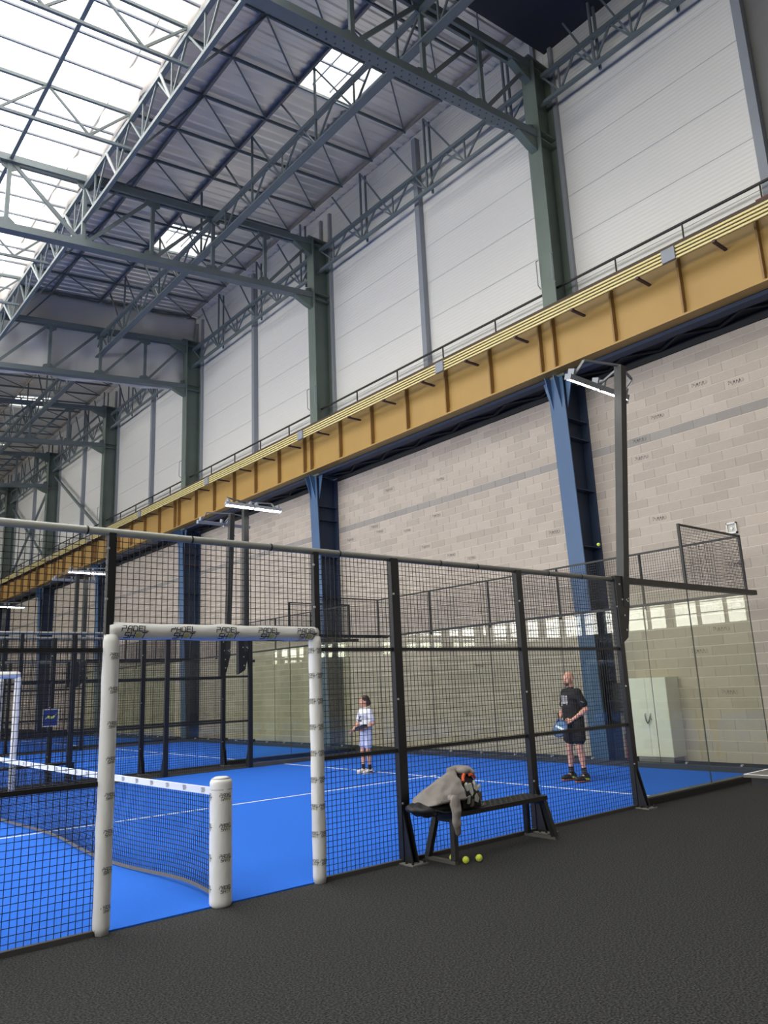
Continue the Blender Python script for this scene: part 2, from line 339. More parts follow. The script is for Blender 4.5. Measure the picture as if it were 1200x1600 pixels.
# glazed roof field in the middle of the hall
rg = bpy.data.objects.new('window_2', None); col.objects.link(rg); tag(rg, 'large glazed rooflight glowing white over the middle of the hall', kind='structure')
ga, gb = -5.9, COLS[2]
b = MB(); b.prism([(-13, ga, zroof(-13)+.45), (XC, ga, zroof(XC)+.45), (XC, gb, zroof(XC)+.45), (-13, gb, zroof(-13)+.45)], (0, 0, .012)); b.build('pane', GLAZE, rg)
for x in (-13, XC): MB().box((x-.05, ga, zroof(x)), (x+.05, gb, zroof(x)+.45)).build('upstand', WHITEPAINT, rg)
for y in (ga, gb): MB().prism([(-13, y, zroof(-13)), (XC, y, zroof(XC)), (XC, y, zroof(XC)+.45), (-13, y, zroof(-13)+.45)], (0, .06, 0)).build('upstand', WHITEPAINT, rg)
for n_, (ya, yb) in enumerate(SKY):
    s = bpy.data.objects.new('window_%d' % (n_+3), None); col.objects.link(s); tag(s, '%s square roof skylight from the camera with a white upstand' % ORD[n_], kind='structure')
    for x in (SX0, SX1): MB().box((x-.03, ya, zroof(x)+.02), (x+.03, yb, zroof(x)+.4)).build('upstand', WHITEPAINT, s)
    for y in (ya, yb): MB().prism([(SX0, y-.03, zroof(SX0)+.02), (SX1, y-.03, zroof(SX1)+.02), (SX1, y-.03, zroof(SX1)+.4), (SX0, y-.03, zroof(SX0)+.4)], (0, .06, 0)).build('upstand', WHITEPAINT, s)
    MB().prism([(SX0, ya, zroof(SX0)+.4), (SX1, ya, zroof(SX1)+.4), (SX1, yb, zroof(SX1)+.4), (SX0, yb, zroof(SX0)+.4)], (0, 0, .01)).build('pane', GLAZE, s)
    for f in (.33, .66): xx = SX0+(SX1-SX0)*f; MB().box((xx-.02, ya, zroof(xx)+.33), (xx+.02, yb, zroof(xx)+.38)).build('glazing_bar', GREYSTEEL, s)
    ym = (ya+yb)/2; MB().prism([(SX0, ym-.03, zroof(SX0)+.3), (SX1, ym-.03, zroof(SX1)+.3), (SX1, ym-.03, zroof(SX1)+.36), (SX0, ym-.03, zroof(SX0)+.36)], (0, .06, 0)).build('glazing_bar', GREYSTEEL, s)

# purlins and rafters (each one a member) ----------------------------
PX = [10.9, 8.9, 6.95, 4.95]
for i, x in enumerate(PX):
    for a, b_, far in ((-5.5, COLS[2], 0), (COLS[2], YEND-.5, 1)):
        o = MB().bar((x, a, zroof(x)), (x, b_, zroof(x)), .07, .12).build('purlin', mat('purlin_paint', (150, 142, 132)))
        tag(o, '%s roof purlin out from the panel wall, %s the grey tarp' % (ORD[i], 'beyond' if far else 'on the near side of'), 'purlin', 'roof purlins')
STEP = BAY/6
def rafter(y, i):
    t = thing('rafter', '%s thin roof rafter counted from the nearest truss' % ORD[i], 'rafter', (XC, y, zroof(XC)), 'roof rafters')
    pbar('rafter_bar', (XC, y, zroof(XC)-.06), (10.95, y, zroof(10.95)-.06), .05, STEEL, t, .08)
    if y+STEP < YEND:
        for xa, xb in ((4.95, 6.95), (8.9, 10.9)): pbar('wind_brace', (xa, y, zroof(xa)-.05), (xb, y+STEP, zroof(xb)-.05), .035, STEEL, t)
    pbar('knee_brace', (XC, y, 14.9), (4.95, y, zroof(4.95)-.1), .05, STEEL, t) if i % 2 == 0 else None
for i in range(31): rafter(Y0+STEP*i+.0, i)

# roof trusses -------------------------------------------------------
XT = [10.7, 8.85, 6.95, 4.95, 2.95, .95, -1.05, -3.05, -5.05, -7.05, -9.05]
PLACE = ['nearest', 'second', 'third', 'fourth', 'fifth', 'farthest']
for i, y in enumerate(COLS):
    t = thing('roof_truss', '%s green steel roof truss spanning out from the panel wall' % PLACE[i], 'truss', (10.7, y, zbot(10.7)), 'roof trusses')
    xe = XT[-1]
    for s in (-1, 1):
        for zf, nm in ((ztop, 'top_chord'), (zbot, 'bottom_chord')): pbar(nm, (10.7, y+s*.09, zf(10.7)), (xe, y+s*.09, zf(xe)), .08, STEEL, t, .2)
        pbar('chord_plate', (10.7, y+s*.0, zbot(10.7)-.1), (xe, y, zbot(xe)-.1), .28, STEEL, t, .012) if s == 1 else None
    for k, x in enumerate(XT[1:]):
        pbar('vertical', (x, y, zbot(x)), (x, y, ztop(x)), .11, STEEL, t, .08)
        xp = XT[k]
        if k < 4: pbar('diagonal', (x, y, zbot(x)) if True else 0, (xp, y, ztop(xp)), .07, STEEL, t, .10)
        else: pbar('diagonal', (x, y, ztop(x)), (xp, y, zbot(xp)), .07, STEEL, t, .10)
    for k, x in enumerate(XT[:7]):
        for zf, sg in ((ztop, -1), (zbot, 1)):
            z = zf(x); MB().prism([(x-.28, y-.02, z), (x+.22, y-.02, z), (x+.22, y-.02, z+sg*.22), (x+.05, y-.02, z+sg*.34), (x-.2, y-.02, z+sg*.24)], (0, .04, 0)).build('gusset', STEEL, t)
    # rivet heads on the nearest bottom chord
    if i == 0:
        for k in range(60):
            x = 10.4-k*.11; s = .07 if k % 2 else -.07
            put('rivet', cached('rivet', lambda: MB().cyl((0, 0, -.012), (0, 0, 0), .02, 8).mesh('rivet', mat('rivet_dark', (58, 70, 74)))), t, (x-10.7, s, zbot(x)-.106-zbot(10.7)))
# lattice girders along the hall -------------------------------------
LAT = [('wall', 10.98, 15.95, 16.72, 'along the panel wall', .06), ('middle', 6.95, 15.55, 16.4, 'under the skylight row', .07), ('inner', 2.95, 14.85, 15.95, 'along the edge of the big rooflight', .07)]
for nm, x, zb_, zt_, where, wd in LAT:
    for k in range(-1, 6):
        ya = Y0+BAY*k if k >= 0 else -2.6; yb = (Y0+BAY*(k+1)); yb = min(yb, YEND-.5)
        if nm == 'wall': ya += .22; yb -= .22
        t = thing('lattice_girder', '%s bay of the steel lattice girder %s' % (ORD[k+1], where), 'girder', (x, ya, zb_), 'longitudinal lattice girders')
        pbar('bottom_chord', (x, ya, zb_), (x, yb, zb_), .2 if nm == 'middle' else wd+.03, STEEL, t, .05 if nm == 'middle' else wd+.03)
        if nm == 'middle': pbar('chord_plate', (x+.12, ya, zb_+.08), (x+.12, yb, zb_+.08), .03, STEEL, t, .16)
        pbar('top_chord', (x, ya, zt_), (x, yb, zt_), wd+.05, STEEL, t, wd+.05)
        n = 6; st = (yb-ya)/n
        for j in range(n):
            y = ya+j*st
            pbar('lattice_diagonal', (x, y, zt_), (x, y+st/2, zb_), .045, STEEL, t); pbar('lattice_diagonal', (x, y+st/2, zb_), (x, y+st, zt_), .045, STEEL, t)
            pbar('lattice_post', (x, y+st/2, zb_), (x, y+st/2, zt_), .04, STEEL, t)
            if nm != 'inner':
                if j % 2 == 0: pbar('hanger', (x, y+st/2, zb_), (x, y+st/2, zroof(x)-.1), .055, STEEL, t); 
                if nm == 'wall' and j % 2 == 0: pbar('hanger', (x+.22, y+st/2, zb_), (x+.22, y+st/2, zroof(x)-.1), .055, STEEL, t)
                if j < n-1: pbar('hanger_brace', (x, y+st/2, zb_), (x, min(y+st*1.5, YEND-.5), zroof(x)-.1), .045, STEEL, t)
            elif j % 2 == 0: pbar('white_clip', (x-.3, y+st/2, zb_+.55), (x, y+st/2+.05, zb_+.05), .06, WHITEPAINT, t, .03)
# bars under the big rooflight ---------------------------------------
t = thing('rooflight_frame', 'grid of thin steel bars below the big glowing rooflight', 'frame', (-4, 8.9, ztop(-4)))
k = 0; y = -4.2
while y < COLS[2]-.3:
    if min(abs(y-c) for c in COLS) > .4: pbar('glazing_bar', (XC, y, ztop(XC)+.06), (-9.0, y, ztop(-9)+.06), .05, GREYSTEEL, t, .05)
    y += .985
for x in (.95, -3.05, -7.05): pbar('tie_bar', (x, -5.5, ztop(x)), (x, COLS[2], ztop(x)), .09, STEEL, t, .07)
for y in (3.95-3.283, 7.233, 10.517, 17.083, 20.367):
    pbar('sub_chord', (XC, y, ztop(XC)-1.02), (-9, y, ztop(-9)-1.02), .07, STEEL, t)
    pbar('sub_chord', (XC, y, ztop(XC)-.02), (-9, y, ztop(-9)-.02), .07, STEEL, t)
    for j in range(5):
        xa = XC-2*j; xm = xa-1; xb = xa-2
        pbar('sub_diagonal', (xa, y, ztop(xa)), (xm, y, ztop(xm)-1.0), .05, STEEL, t); pbar('sub_diagonal', (xm, y, ztop(xm)-1.0), (xb, y, ztop(xb)), .05, STEEL, t)
# fabric smoke curtains ----------------------------------------------
def sheet(name, pts_fn, nu, nv, m, label, cat):
    b = MB(); vs = [pts_fn(i/nu, j/nv) for j in range(nv+1) for i in range(nu+1)]
    fs = [(j*(nu+1)+i, j*(nu+1)+i+1, (j+1)*(nu+1)+i+1, (j+1)*(nu+1)+i) for j in range(nv) for i in range(nu)]
    b.add(vs, fs); o = b.build(name, m, None, True); md = o.modifiers.new('thickness', 'SOLIDIFY'); md.thickness = .006; return tag(o, label, cat)
def cur(u, v):
    y = -5.5+u*(COLS[2]+5.4); z = 16.05+v*(zroof(XC)-16.0)
    return (XC-.02+.05*math.sin(y*3.1+math.sin(y*1.3)*2)*(1-v*.5)+.05*noise.noise((y*2.2, z*2, 0)), y, z)
sheet('smoke_curtain', cur, 220, 6, FAB, 'off-white translucent fabric curtain hanging along the big rooflight', 'curtain')
def tarp(u, v):
    x = XW-.1+u*(-9-XW); z = zbot(x)-.12+v*(zroof(x)+.05-zbot(x)+.12)
    return (x, COLS[2]+.32+.13*math.sin(x*2.3+2*noise.noise((x*.7, z*.5, 3)))*(1.1-v)+.09*noise.noise((x*1.3, z*1.1, 5)), z)
sheet('smoke_curtain', tarp, 120, 16, FAB2, 'wrinkled grey tarp hung across the hall behind the third roof truss', 'curtain')

# columns --------------------------------------------------------------
CW = .21
for i, y in enumerate(COLS):
    t = thing('steel_column', '%s two-tone steel column, blue below and green above the crane girder' % PLACE[i], 'column', (11.1, y, 0), 'steel columns along the block wall')
    xf = lambda z: 10.88-.30*z/8.45
    MB().prism([(xf(0), y-CW, 0), (xf(0)+.03, y-CW, 0), (xf(8.45)+.03, y-CW, 8.45), (xf(8.45), y-CW, 8.45)], (0, 2*CW, 0)).build('front_flange', BLUE, t)
    MB().prism([(xf(0)+.03, y-.01, 0), (XW-.01, y-.01, 0), (XW-.01, y-.01, 8.45), (xf(8.45)+.03, y-.01, 8.45)], (0, .02, 0)).build('web', NAVY, t)  # web, back flange, stiffeners darker than front: recess shade and dirt put into colour
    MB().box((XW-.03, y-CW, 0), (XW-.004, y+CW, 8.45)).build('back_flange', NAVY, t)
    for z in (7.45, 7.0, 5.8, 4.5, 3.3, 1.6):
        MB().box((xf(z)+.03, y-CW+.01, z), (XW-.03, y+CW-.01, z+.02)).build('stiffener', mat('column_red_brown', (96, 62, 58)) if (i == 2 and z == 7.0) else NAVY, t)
    for s in (-1, 1):
        yy = y+s*.12; MB().prism([(10.38, yy, 8.45), (xf(8.2), yy, 8.45), (xf(7.7), yy, 7.7), (xf(7.8)-.02, yy, 7.8)], (0, .02, 0)).build('cap_gusset', BLUE, t)
        MB().prism([(xf(8.2)+.1, y+s*CW, 8.45), (xf(8.2)+.1, y+s*(CW+.2), 8.45), (xf(8.2)+.1, y+s*CW, 7.7)], (.02, 0, 0)).build('cap_gusset', BLUE, t)
    zt = 17.12
    MB().box((10.69, y-.2, 8.5), (10.72, y+.2, zt)).build('upper_front_flange', STEEL2, t)
    MB().box((10.72, y-.012, 8.5), (11.36, y+.012, zt)).build('upper_web', STEEL2, t)
    MB().box((11.36, y-.2, 8.5), (11.39, y+.2, zt)).build('upper_back_flange', STEEL2, t)
    for z in (14.82, 15.05, 16.9): MB().box((10.72, y-.19, z), (11.36, y+.19, z+.025)).build('upper_stiffener', STEEL2, t)
    MB().box((10.5, y-.22, zt), (11.42, y+.22, zt+.04)).build('cap_plate', STEEL2, t)
    for z0, sg in ((14.86, -1), (16.9, -1)):
        MB().prism([(10.69, y-.1, z0+.12), (10.0, y-.1, z0+.06), (10.0, y-.1, z0-.08), (10.45, y-.1, z0-.28), (10.69, y-.1, z0-.36)], (0, .2, 0)).build('truss_bracket', STEEL2, t)
    MB().cyl((11.0, y-.3, 15.95), (11.0, y+.3, 15.95), .05, 10).build('brace_lug', STEEL, t)
    for s in (-1, 1):
        yy = y+s*.22; MB().tube([(10.69, yy, 10.85), (10.6, yy, 10.92), (10.6, yy, 11.55), (10.69, yy, 11.62)], .013, 6).build('grab_handle', GREYSTEEL, t)

t = thing('wall_bracing', 'crossed green steel wall braces between the last columns at the far left', 'bracing', (11.1, COLS[4], 10.0))
for ya, za, yb, zb in ((COLS[4]+.2, 10.0, COLS[5]-.2, 15.6), (COLS[4]+.2, 15.6, COLS[5]-.2, 10.0), (COLS[3]+.2, 10.0, COLS[4]-.2, 15.6)): pbar('brace', (11.12, ya, za), (11.12, yb, zb), .12, STEEL, t)

# crane girder ---------------------------------------------------------
GA, GB = -4.2, YEND-.6
t = thing('crane_girder', 'long ochre yellow crane girder with stiffener ribs on the blue columns', 'girder', (10.5, Y0, 8.5))
MB().box((10.5, GA, 8.58), (10.53, GB, 10.02)).build('web', YELLOW, t)
MB().box((10.36, GA, 8.56), (10.68, GB, 8.60)).build('bottom_flange', YELLOW, t)
MB().box((10.36, GA, 10.0), (10.68, GB, 10.06)).build('top_flange', BROWN, t)
MB().box((10.485, GA, 8.60), (10.5, GB, 8.76)).build('cover_strip', YELLOW, t)
MB().box((10.36, GA, 10.06), (10.44, GB, 10.15)).build('crane_rail', BROWN, t)
y = 3.95-1.62*5
stf = []
for k in range(-1, 6):
    c = Y0+BAY*k; stf += [c-.2, c+.2]+[c+.2+(BAY-.4)*j/6 for j in range(1, 6)]
for y in stf:
    if GA < y < GB: put('web_stiffener', cached('stf', lambda: MB().box((0, -.02, 0), (.13, .02, 1.40)).mesh('web_stiffener', YELLOWD)), t, (10.37-10.5, y-Y0, .10))
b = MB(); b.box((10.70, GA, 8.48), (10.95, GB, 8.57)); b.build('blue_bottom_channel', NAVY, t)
t2 = thing('walkway', 'dark navy crane walkway plate and bracing between girder and wall', 'walkway', (11.0, Y0, 8.4))
ys = [c for c in COLS]
for ya, yb in zip([GA]+[c+.26 for c in COLS], [c-.26 for c in COLS]+[GB]):
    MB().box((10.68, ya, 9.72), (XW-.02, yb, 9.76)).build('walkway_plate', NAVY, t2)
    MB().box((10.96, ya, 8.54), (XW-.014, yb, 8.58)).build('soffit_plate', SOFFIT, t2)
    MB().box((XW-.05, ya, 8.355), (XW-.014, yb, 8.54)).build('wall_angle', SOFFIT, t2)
    n = 6; st = (yb-ya)/n
    for j in range(n):
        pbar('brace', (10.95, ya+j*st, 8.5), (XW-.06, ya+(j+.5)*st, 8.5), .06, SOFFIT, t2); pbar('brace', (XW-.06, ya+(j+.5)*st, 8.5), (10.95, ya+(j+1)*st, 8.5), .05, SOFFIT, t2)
# conductor bars
t = thing('conductor_bars', 'four yellow crane conductor bars in black carriers along the girder top', 'conductor bars', (10.25, Y0, 9.6))
for k in range(4):
    MB().box((10.02, GA, 9.60+.075*k), (10.06, GB, 9.64+.075*k)).build('conductor_bar', CONDUCTOR, t)
MB().box((10.06, GA, 9.60), (10.07, GB, 9.865)).build('carrier_strip', mat('carrier_black', (22, 22, 24)), t)
y = GA+.6; k = 0
while y < GB:
    put('bracket', cached('cbr', lambda: MB().box((0, -.03, -.05), (.48, .03, -.01)).box((-.012, -.03, -.05), (-.0, .03, .0)).box((.05, -.03, -.05), (.075, .03, .29)).mesh('bracket', mat('bracket_plum', (78, 58, 66)))), t, (10.02-10.25, y-Y0, .0))
    if k % 4 == 2: put('joint_box', cached('jbx', lambda: MB().box((-.03, -.14, -.01), (.02, .14, .26)).mesh('joint_box', GREYSTEEL)), t, (10.01-10.25, y+.9-Y0, .0))
    y += 1.63; k += 1
# handrail of the walkway
for i, (ya, yb) in enumerate(zip([GA]+[c+.02 for c in COLS[:-1]], [c-.02 for c in COLS])):
    t = thing('handrail', '%s run of dark handrail above the ochre girder, counted from the right' % ORD[i], 'handrail', (11.05, ya, 9.76), 'walkway handrails')
    MB().cyl((11.0, ya, 10.88), (11.0, yb, 10.88), .032, 10).build('rail', mat('handrail_dark', (48, 46, 46)), t)
    n = 5
    for j in range(1, n): yy = ya+(yb-ya)*j/n; MB().bar((11.0, yy, 9.76), (11.0, yy, 10.88), .04, .02).build('stanchion', mat('handrail_dark', (48, 46, 46)), t)
tag(MB().box((10.9, -3.4, 10.42), (11.0, -.86, 10.52)).build('steel_bar', mat('bar_red_brown', (112, 58, 52))), 'red-brown steel bar behind the handrail at the right edge', 'bar')

# ================================================================== THE COURTS
def turf(ya, label):
    t = thing('court_surface', label, 'court surface', (0, ya+5, 0))
    MB().box((-10, ya+.0, 0), (9.945, ya+10, .012)).build('turf', TURF, t)
    for x in (6.95, -6.95): MB().box((x-.025, ya+.2, .0125), (x+.025, ya+9.95, .0145)).build('service_line', LINE, t)
    MB().box((-7.1, ya+4.975, .0125), (7.15, ya+5.025, .0145)).build('centre_line', LINE, t)
CY = [0.0, 11.3, 22.6]
turf(CY[0], 'bright blue artificial turf of the nearest court with two players'); turf(CY[1], 'bright blue turf of the second court, behind the first'); turf(CY[2], 'bright blue turf of the farthest court at the left')

def wiremesh(wd, z0, z1, cell=.05, r=.0022):
    def fn():
        b = MB(); n = max(1, round(wd/cell))
        for i in range(n+1): x = wd*i/n; b.box((x-r, -r, z0), (x+r, r, z1))
        m = max(1, round((z1-z0)/cell))
        for j in range(m+1): z = z0+(z1-z0)*j/m; b.box((0, -3*r, z-r), (wd, -r, z+r))
        return b.mesh('wire_mesh', WIRE)
    return cached(('wm', round(wd, 3), z0, z1), fn)
# lettering ------------------------------------------------------------
GL = {'P': [[(0, 0), (0, .5), (.8, .5), (.8, 1), (.05, 1)]], 'A': [[(0, 0), (0, .55), (.3, 1), (.8, 1), (.8, 0)], [(0, .42), (.8, .42)]],
      'D': [[(0, 0), (0, 1), (.55, 1), (.8, .75), (.8, 0), (0, 0)]], 'E': [[(.8, 1), (0, 1), (0, 0), (.8, 0)], [(0, .5), (.7, .5)]], 'L': [[(0, 1), (0, 0), (.8, 0)]],
      'S': [[(.8, 1), (0, 1), (0, .5), (.8, .5), (.8, 0), (0, 0)]], 'H': [[(0, 0), (0, 1)], [(.8, 0), (.8, 1)], [(0, .5), (.8, .5)]], 'T': [[(0, 1), (.9, 1)], [(.45, 1), (.45, 0)]]}
def logo2d():
    quads = []
    def word(s, x, y, h):
        for ch in s:
            if ch != 'O':
                for pl in GL[ch]:
                    for (xa, ya), (xb, yb) in zip(pl, pl[1:]):
                        p = Vector((x+xa*.86*h, y+ya*h)); q = Vector((x+xb*.86*h, y+yb*h)); d = (q-p).normalized()*.082*h; nrm = Vector((-d.y, d.x))
                        quads.append((0, [p-d-nrm, q+d-nrm, q+d+nrm, p-d+nrm]))
            else:
                c = Vector((x+.36*h, y+.5*h)); quads.append((1, [c+Vector((math.cos(a), math.sin(a)))*.5*h for a in [2*math.pi*k/16 for k in range(16)]]))
            x += h*.98
    word('PADEL', -2.5, .15, 1.0); word('SHOT', -1.75, -1.1, 1.0)
    return [(m, [(p.x+.22*p.y, p.y) for p in q]) for m, q in quads]
LOGO = logo2d()
def logo_on_cyl(r, w, axis):                    # printed on a cylinder about z (facing -Y) or about x (facing -Y)
    def fn():
        s = w/5.0; b = MB()
        for m, q in LOGO:
            n = len(q); vs = []
            if n == 4:                              # split strokes so that they follow the curve
                segs = 3; vs = []; fs = []
                for k in range(segs+1):
                    f = k/segs
                    for e in ((q[0], q[1]), (q[3], q[2])): vs.append((e[0][0]*(1-f)+e[1][0]*f, e[0][1]*(1-f)+e[1][1]*f))
                fs = [(2*k, 2*k+2, 2*k+3, 2*k+1) for k in range(segs)]
            else: vs = q; fs = [tuple(range(n))]
            pts = []
            for u, v in vs:
                u *= s; v *= s
                if axis == 'z': a = -math.pi/2+u/r; pts.append((r*math.cos(a), r*math.sin(a), v))
                else: a = v/r; pts.append((u, -r*math.cos(a), r*math.sin(a)))
            b.add(pts, fs, m)
        return b.mesh('lettering', [INK, BALLINK])
    return cached(('logo', r, w, axis), fn)
def padmesh(r, L, seed, ry=None, n=20, rings=40, amp=.004):
    b = MB(); ry = ry or r; vs = []
    for j in range(rings+1):
        z = L*j/rings; e = min(j, rings-j); k = 1 if e > 0 else .86
        for i in range(n):
            a = 2*math.pi*i/n; q = amp*(noise.noise((math.cos(a)*1.5+seed, math.sin(a)*1.5, z*5+a*1.2))*1.5+.7*noise.noise((a*1.1+z*6, z*3.0, seed)))
            vs.append(((r+q)*k*math.cos(a), (ry+q)*k*math.sin(a), z))
    fs = [(j*n+i, j*n+(i+1) % n, (j+1)*n+(i+1) % n, (j+1)*n+i) for j in range(rings) for i in range(n)]
    b.add(vs, fs+[tuple(range(n-1, -1, -1)), tuple(range(rings*n, rings*n+n))]); return b.mesh('padding', PAD, True)

def side_fence(Y, out, label, detail=True, logos=True):
    t = thing('side_fence', label, 'fence', (0, Y, 0), 'side fences of the courts')
    def B(nm, a, b_, m=BLACK): return MB().box(a, b_).build(nm, m, t, local=True)
    for x in (-4, -2, 2, 4, 6.05):
        post = put('post', cached('fpost', lambda: MB().box((-.05, -.035, 0), (.05, .035, 3.0)).mesh('post', BLACK)), t, (x, 0, 0))
        put('gusset_fin', cached('ffin', lambda: MB().prism([(-.04, -.035, .5), (-.04, -.16, 0), (-.04, -.035, 0)], (.012, 0, 0)).prism([(.03, -.035, .5), (.03, -.16, 0), (.03, -.035, 0)], (.012, 0, 0)).mesh('gusset_fin', BLACK)), post, (0, 0, 0), scale=(1, 1 if out < 0 else -1, 1))
        put('base_plate', cached('fpl', lambda: MB().box((-.1, -.22, 0), (.1, .06, .012)).mesh('base_plate', ZINC)), post, (0, 0, 0), scale=(1, 1 if out < 0 else -1, 1))
        for bx, by in ((-.075, -.19), (.075, -.19), (-.075, -.1), (.075, -.1)):
            put('bolt', cached('fblt', lambda: MB().cyl((0, 0, 0), (0, 0, .03), .012, 8).mesh('bolt', BLACK)), post, (bx, by if out < 0 else -by, .012))
        for z in (.55, 1.55, 2.62): put('bolt', cached('fblt2', lambda: MB().cyl((0, -.012, 0), (0, 0, 0), .011, 8).mesh('bolt', BOLT)), post, (-.036, -.035 if out < 0 else .047, z))
    for x in (-1, 1):
        put('post', cached('fpost2', lambda: MB().box((-.03, -.03, 0), (.03, .03, 3.0)).mesh('post', BLACK)), t, (x+(.0), 0, 0))
        for z in (2.45, 2.86): put('bolt', cached('fblt2', None), t, (x-.035, -.03 if out < 0 else .042, z))
    spans = [(-4, -2), (-2, -1), (1, 2), (2, 4), (4, 6.05)]
    for a, c in spans:
        put('wire_mesh', wiremesh(c-a, .02, 2.98), t, (a, .02, 0), 'stuff')
        for z in (1.05, 2.05): B('rail', (a, -.012, z-.018), (c, .012, z+.018))
        B('bottom_rail', (a, -.02, .0), (c, .02, .035), mat('bottom_rail_grey', (70, 70, 70)))
    put('wire_mesh', wiremesh(2.0, 2.22, 2.98), t, (-1, .02, 0), 'stuff')
    MB().cyl((-4, 0, 3.0), (6.0, 0, 3.0), .032, 14).build('top_tube', TUBE, t, True, local=True)
    for x in [-3.3, -2.6, -1.2, -.3, .5, 1.3, 2.7, 3.3, 4.6, 5.3]: put('tube_clip', cached('tclip', lambda: MB().cyl((-.006, 0, 0), (.006, 0, 0), .036, 12).mesh('tube_clip', BLACK)), t, (x, 0, 3.0))
    MB().tube([(5.9, 0, 3.03), (6.02, 0, 3.045), (6.08, -.01, 3.02), (6.09, -.02, 2.75)], .01, 6).build('end_hook', BOLT, t, local=True)
    # padded doorway
    for i, x in enumerate((-1, 1)):
        p = put('padding', cached(('vpad', i), lambda: padmesh(.062, 2.17, i*7.3)), t, (x+.06*(1 if x < 0 else -1)*.4, -.01*(-out), 0))
        if logos:
            for k in range(9 if i else 8):
                for ang in ((48, -45) if i else (50,)):
                    put('lettering', logo_on_cyl(.0665, .105, 'z'), p, (0, 0, .18+k*(.232 if i else .26)), rot=(0, 0, R(ang-30 if out < 0 else ang+150)))
    p = put('header_padding', cached('hpad', lambda: padmesh(.066, 2.0, 3.1, amp=.006, rings=50)), t, (-1.0, 0, 2.2), rot=(0, R(90), 0))
    if logos:
        for k in range(5):
            o = put('lettering', logo_on_cyl(.0715, .235, 'x'), t, (-.80+k*.415, 0, 2.195), rot=(R(4 if out < 0 else 176), 0, 0))
            if out > 0: o.rotation_euler = (R(-4), 0, R(180))
    # glass end
    B('sill_channel', (6.1, -.05, 0), (10.05, .05, .1), mat('sill_grey', (92, 92, 90), .5, .3)); B('sill_face', (6.1, -.06 if out < 0 else .05, 0), (10.05, -.05 if out < 0 else .06, .085))
    for a, c in ((6.12, 8.0), (8.004, 9.98)): put('glass_pane', cached(('gp', round(c-a, 3)), lambda: MB().box((0, -.006, .1), (c-a-.004, .006, 2.96)).mesh('glass_pane', GLASS)), t, (a, 0, 0))
    for x in (8.0, 9.985): B('joint_seal', (x-.004, -.009, .1), (x+.004, .009, 2.96), mat('seal_dark', (56, 60, 56)))
    B('top_beam', (6.1, -.05, 2.96), (10.28, .05, 3.04))
    for x in (8.0, 10.0): B('step_post', (x-.02, -.02, 3.04), (x+.02, .02, 4.0))
    B('step_rail', (8, -.015, 3.97), (10, .015, 4.0)); put('wire_mesh', wiremesh(2.0, 3.04, 3.98), t, (8.0, .0, 0), 'stuff')
    for z in (.6, 2.4): put('glass_clamp', cached('gclamp', lambda: MB().box((-.03, -.02, -.03), (.03, .02, .03)).mesh('glass_clamp', BLACK)), t, (6.14, 0, z))
    return t
side_fence(0, -1, 'nearest black wire mesh side fence with the padded doorway and glass end')
side_fence(10.0, 1, 'mesh and glass side fence on the far side of the nearest court')
side_fence(11.3, -1, 'near side fence of the second court, just behind the first court')
side_fence(21.3, 1, 'far side fence of the second court', logos=False)
side_fence(22.6, -1, 'near side fence of the farthest court', logos=False)
def back_wall(ya, label):
    t = thing('back_wall_glass', label, 'glass wall', (10, ya, 0), 'glass back walls of the courts')
    MB().box((-.05, 0.06, 0), (.05, 9.94, .1)).build('sill_channel', mat('sill_navy', (44, 52, 64), .5), t, local=True)
    MB().box((-.02, 0.06, 2.96), (.03, 9.94, 3.01)).build('top_beam', BLACK, t, local=True); MB().box((0, .03, 3.965), (.03, 9.97, 4.0)).build('top_rail', BLACK, t, local=True)
    for k in range(5):
        put('glass_pane', cached('bgp', lambda: MB().box((-.006, .004, .1), (.006, 1.96, 2.96)).mesh('glass_pane', GLASS)), t, (0, .03+k*1.99, 0))
        if k: put('joint_seal', cached('bseal', lambda: MB().box((-.008, -.003, .1), (.008, .003, 2.96)).mesh('joint_seal', mat('seal_dark', (56, 60, 56)))), t, (0, .025+k*1.99, 0))
        put('wire_mesh', wiremesh(2.0, 3.0, 3.97), t, (.015, k*2.0, 0), 'stuff', rot=(0, 0, R(90)))
        for yy in (.5, 1.5): put('glass_bolt', cached('gbolt', lambda: MB().cyl((-.03, 0, 0), (.03, 0, 0), .02, 8).mesh('glass_bolt', BOLT)), t, (0, k*2+yy, .13))
    for k in range(1, 5): put('post', cached('bpost', lambda: MB().box((0, -.018, 2.9), (.036, .018, 4.0)).mesh('post', BLACK)), t, (.03, k*2, 0))
back_wall(0, 'glass back wall of the nearest court with mesh on top'); back_wall(11.3, 'glass back wall of the second court'); back_wall(22.6, 'glass back wall of the farthest court')

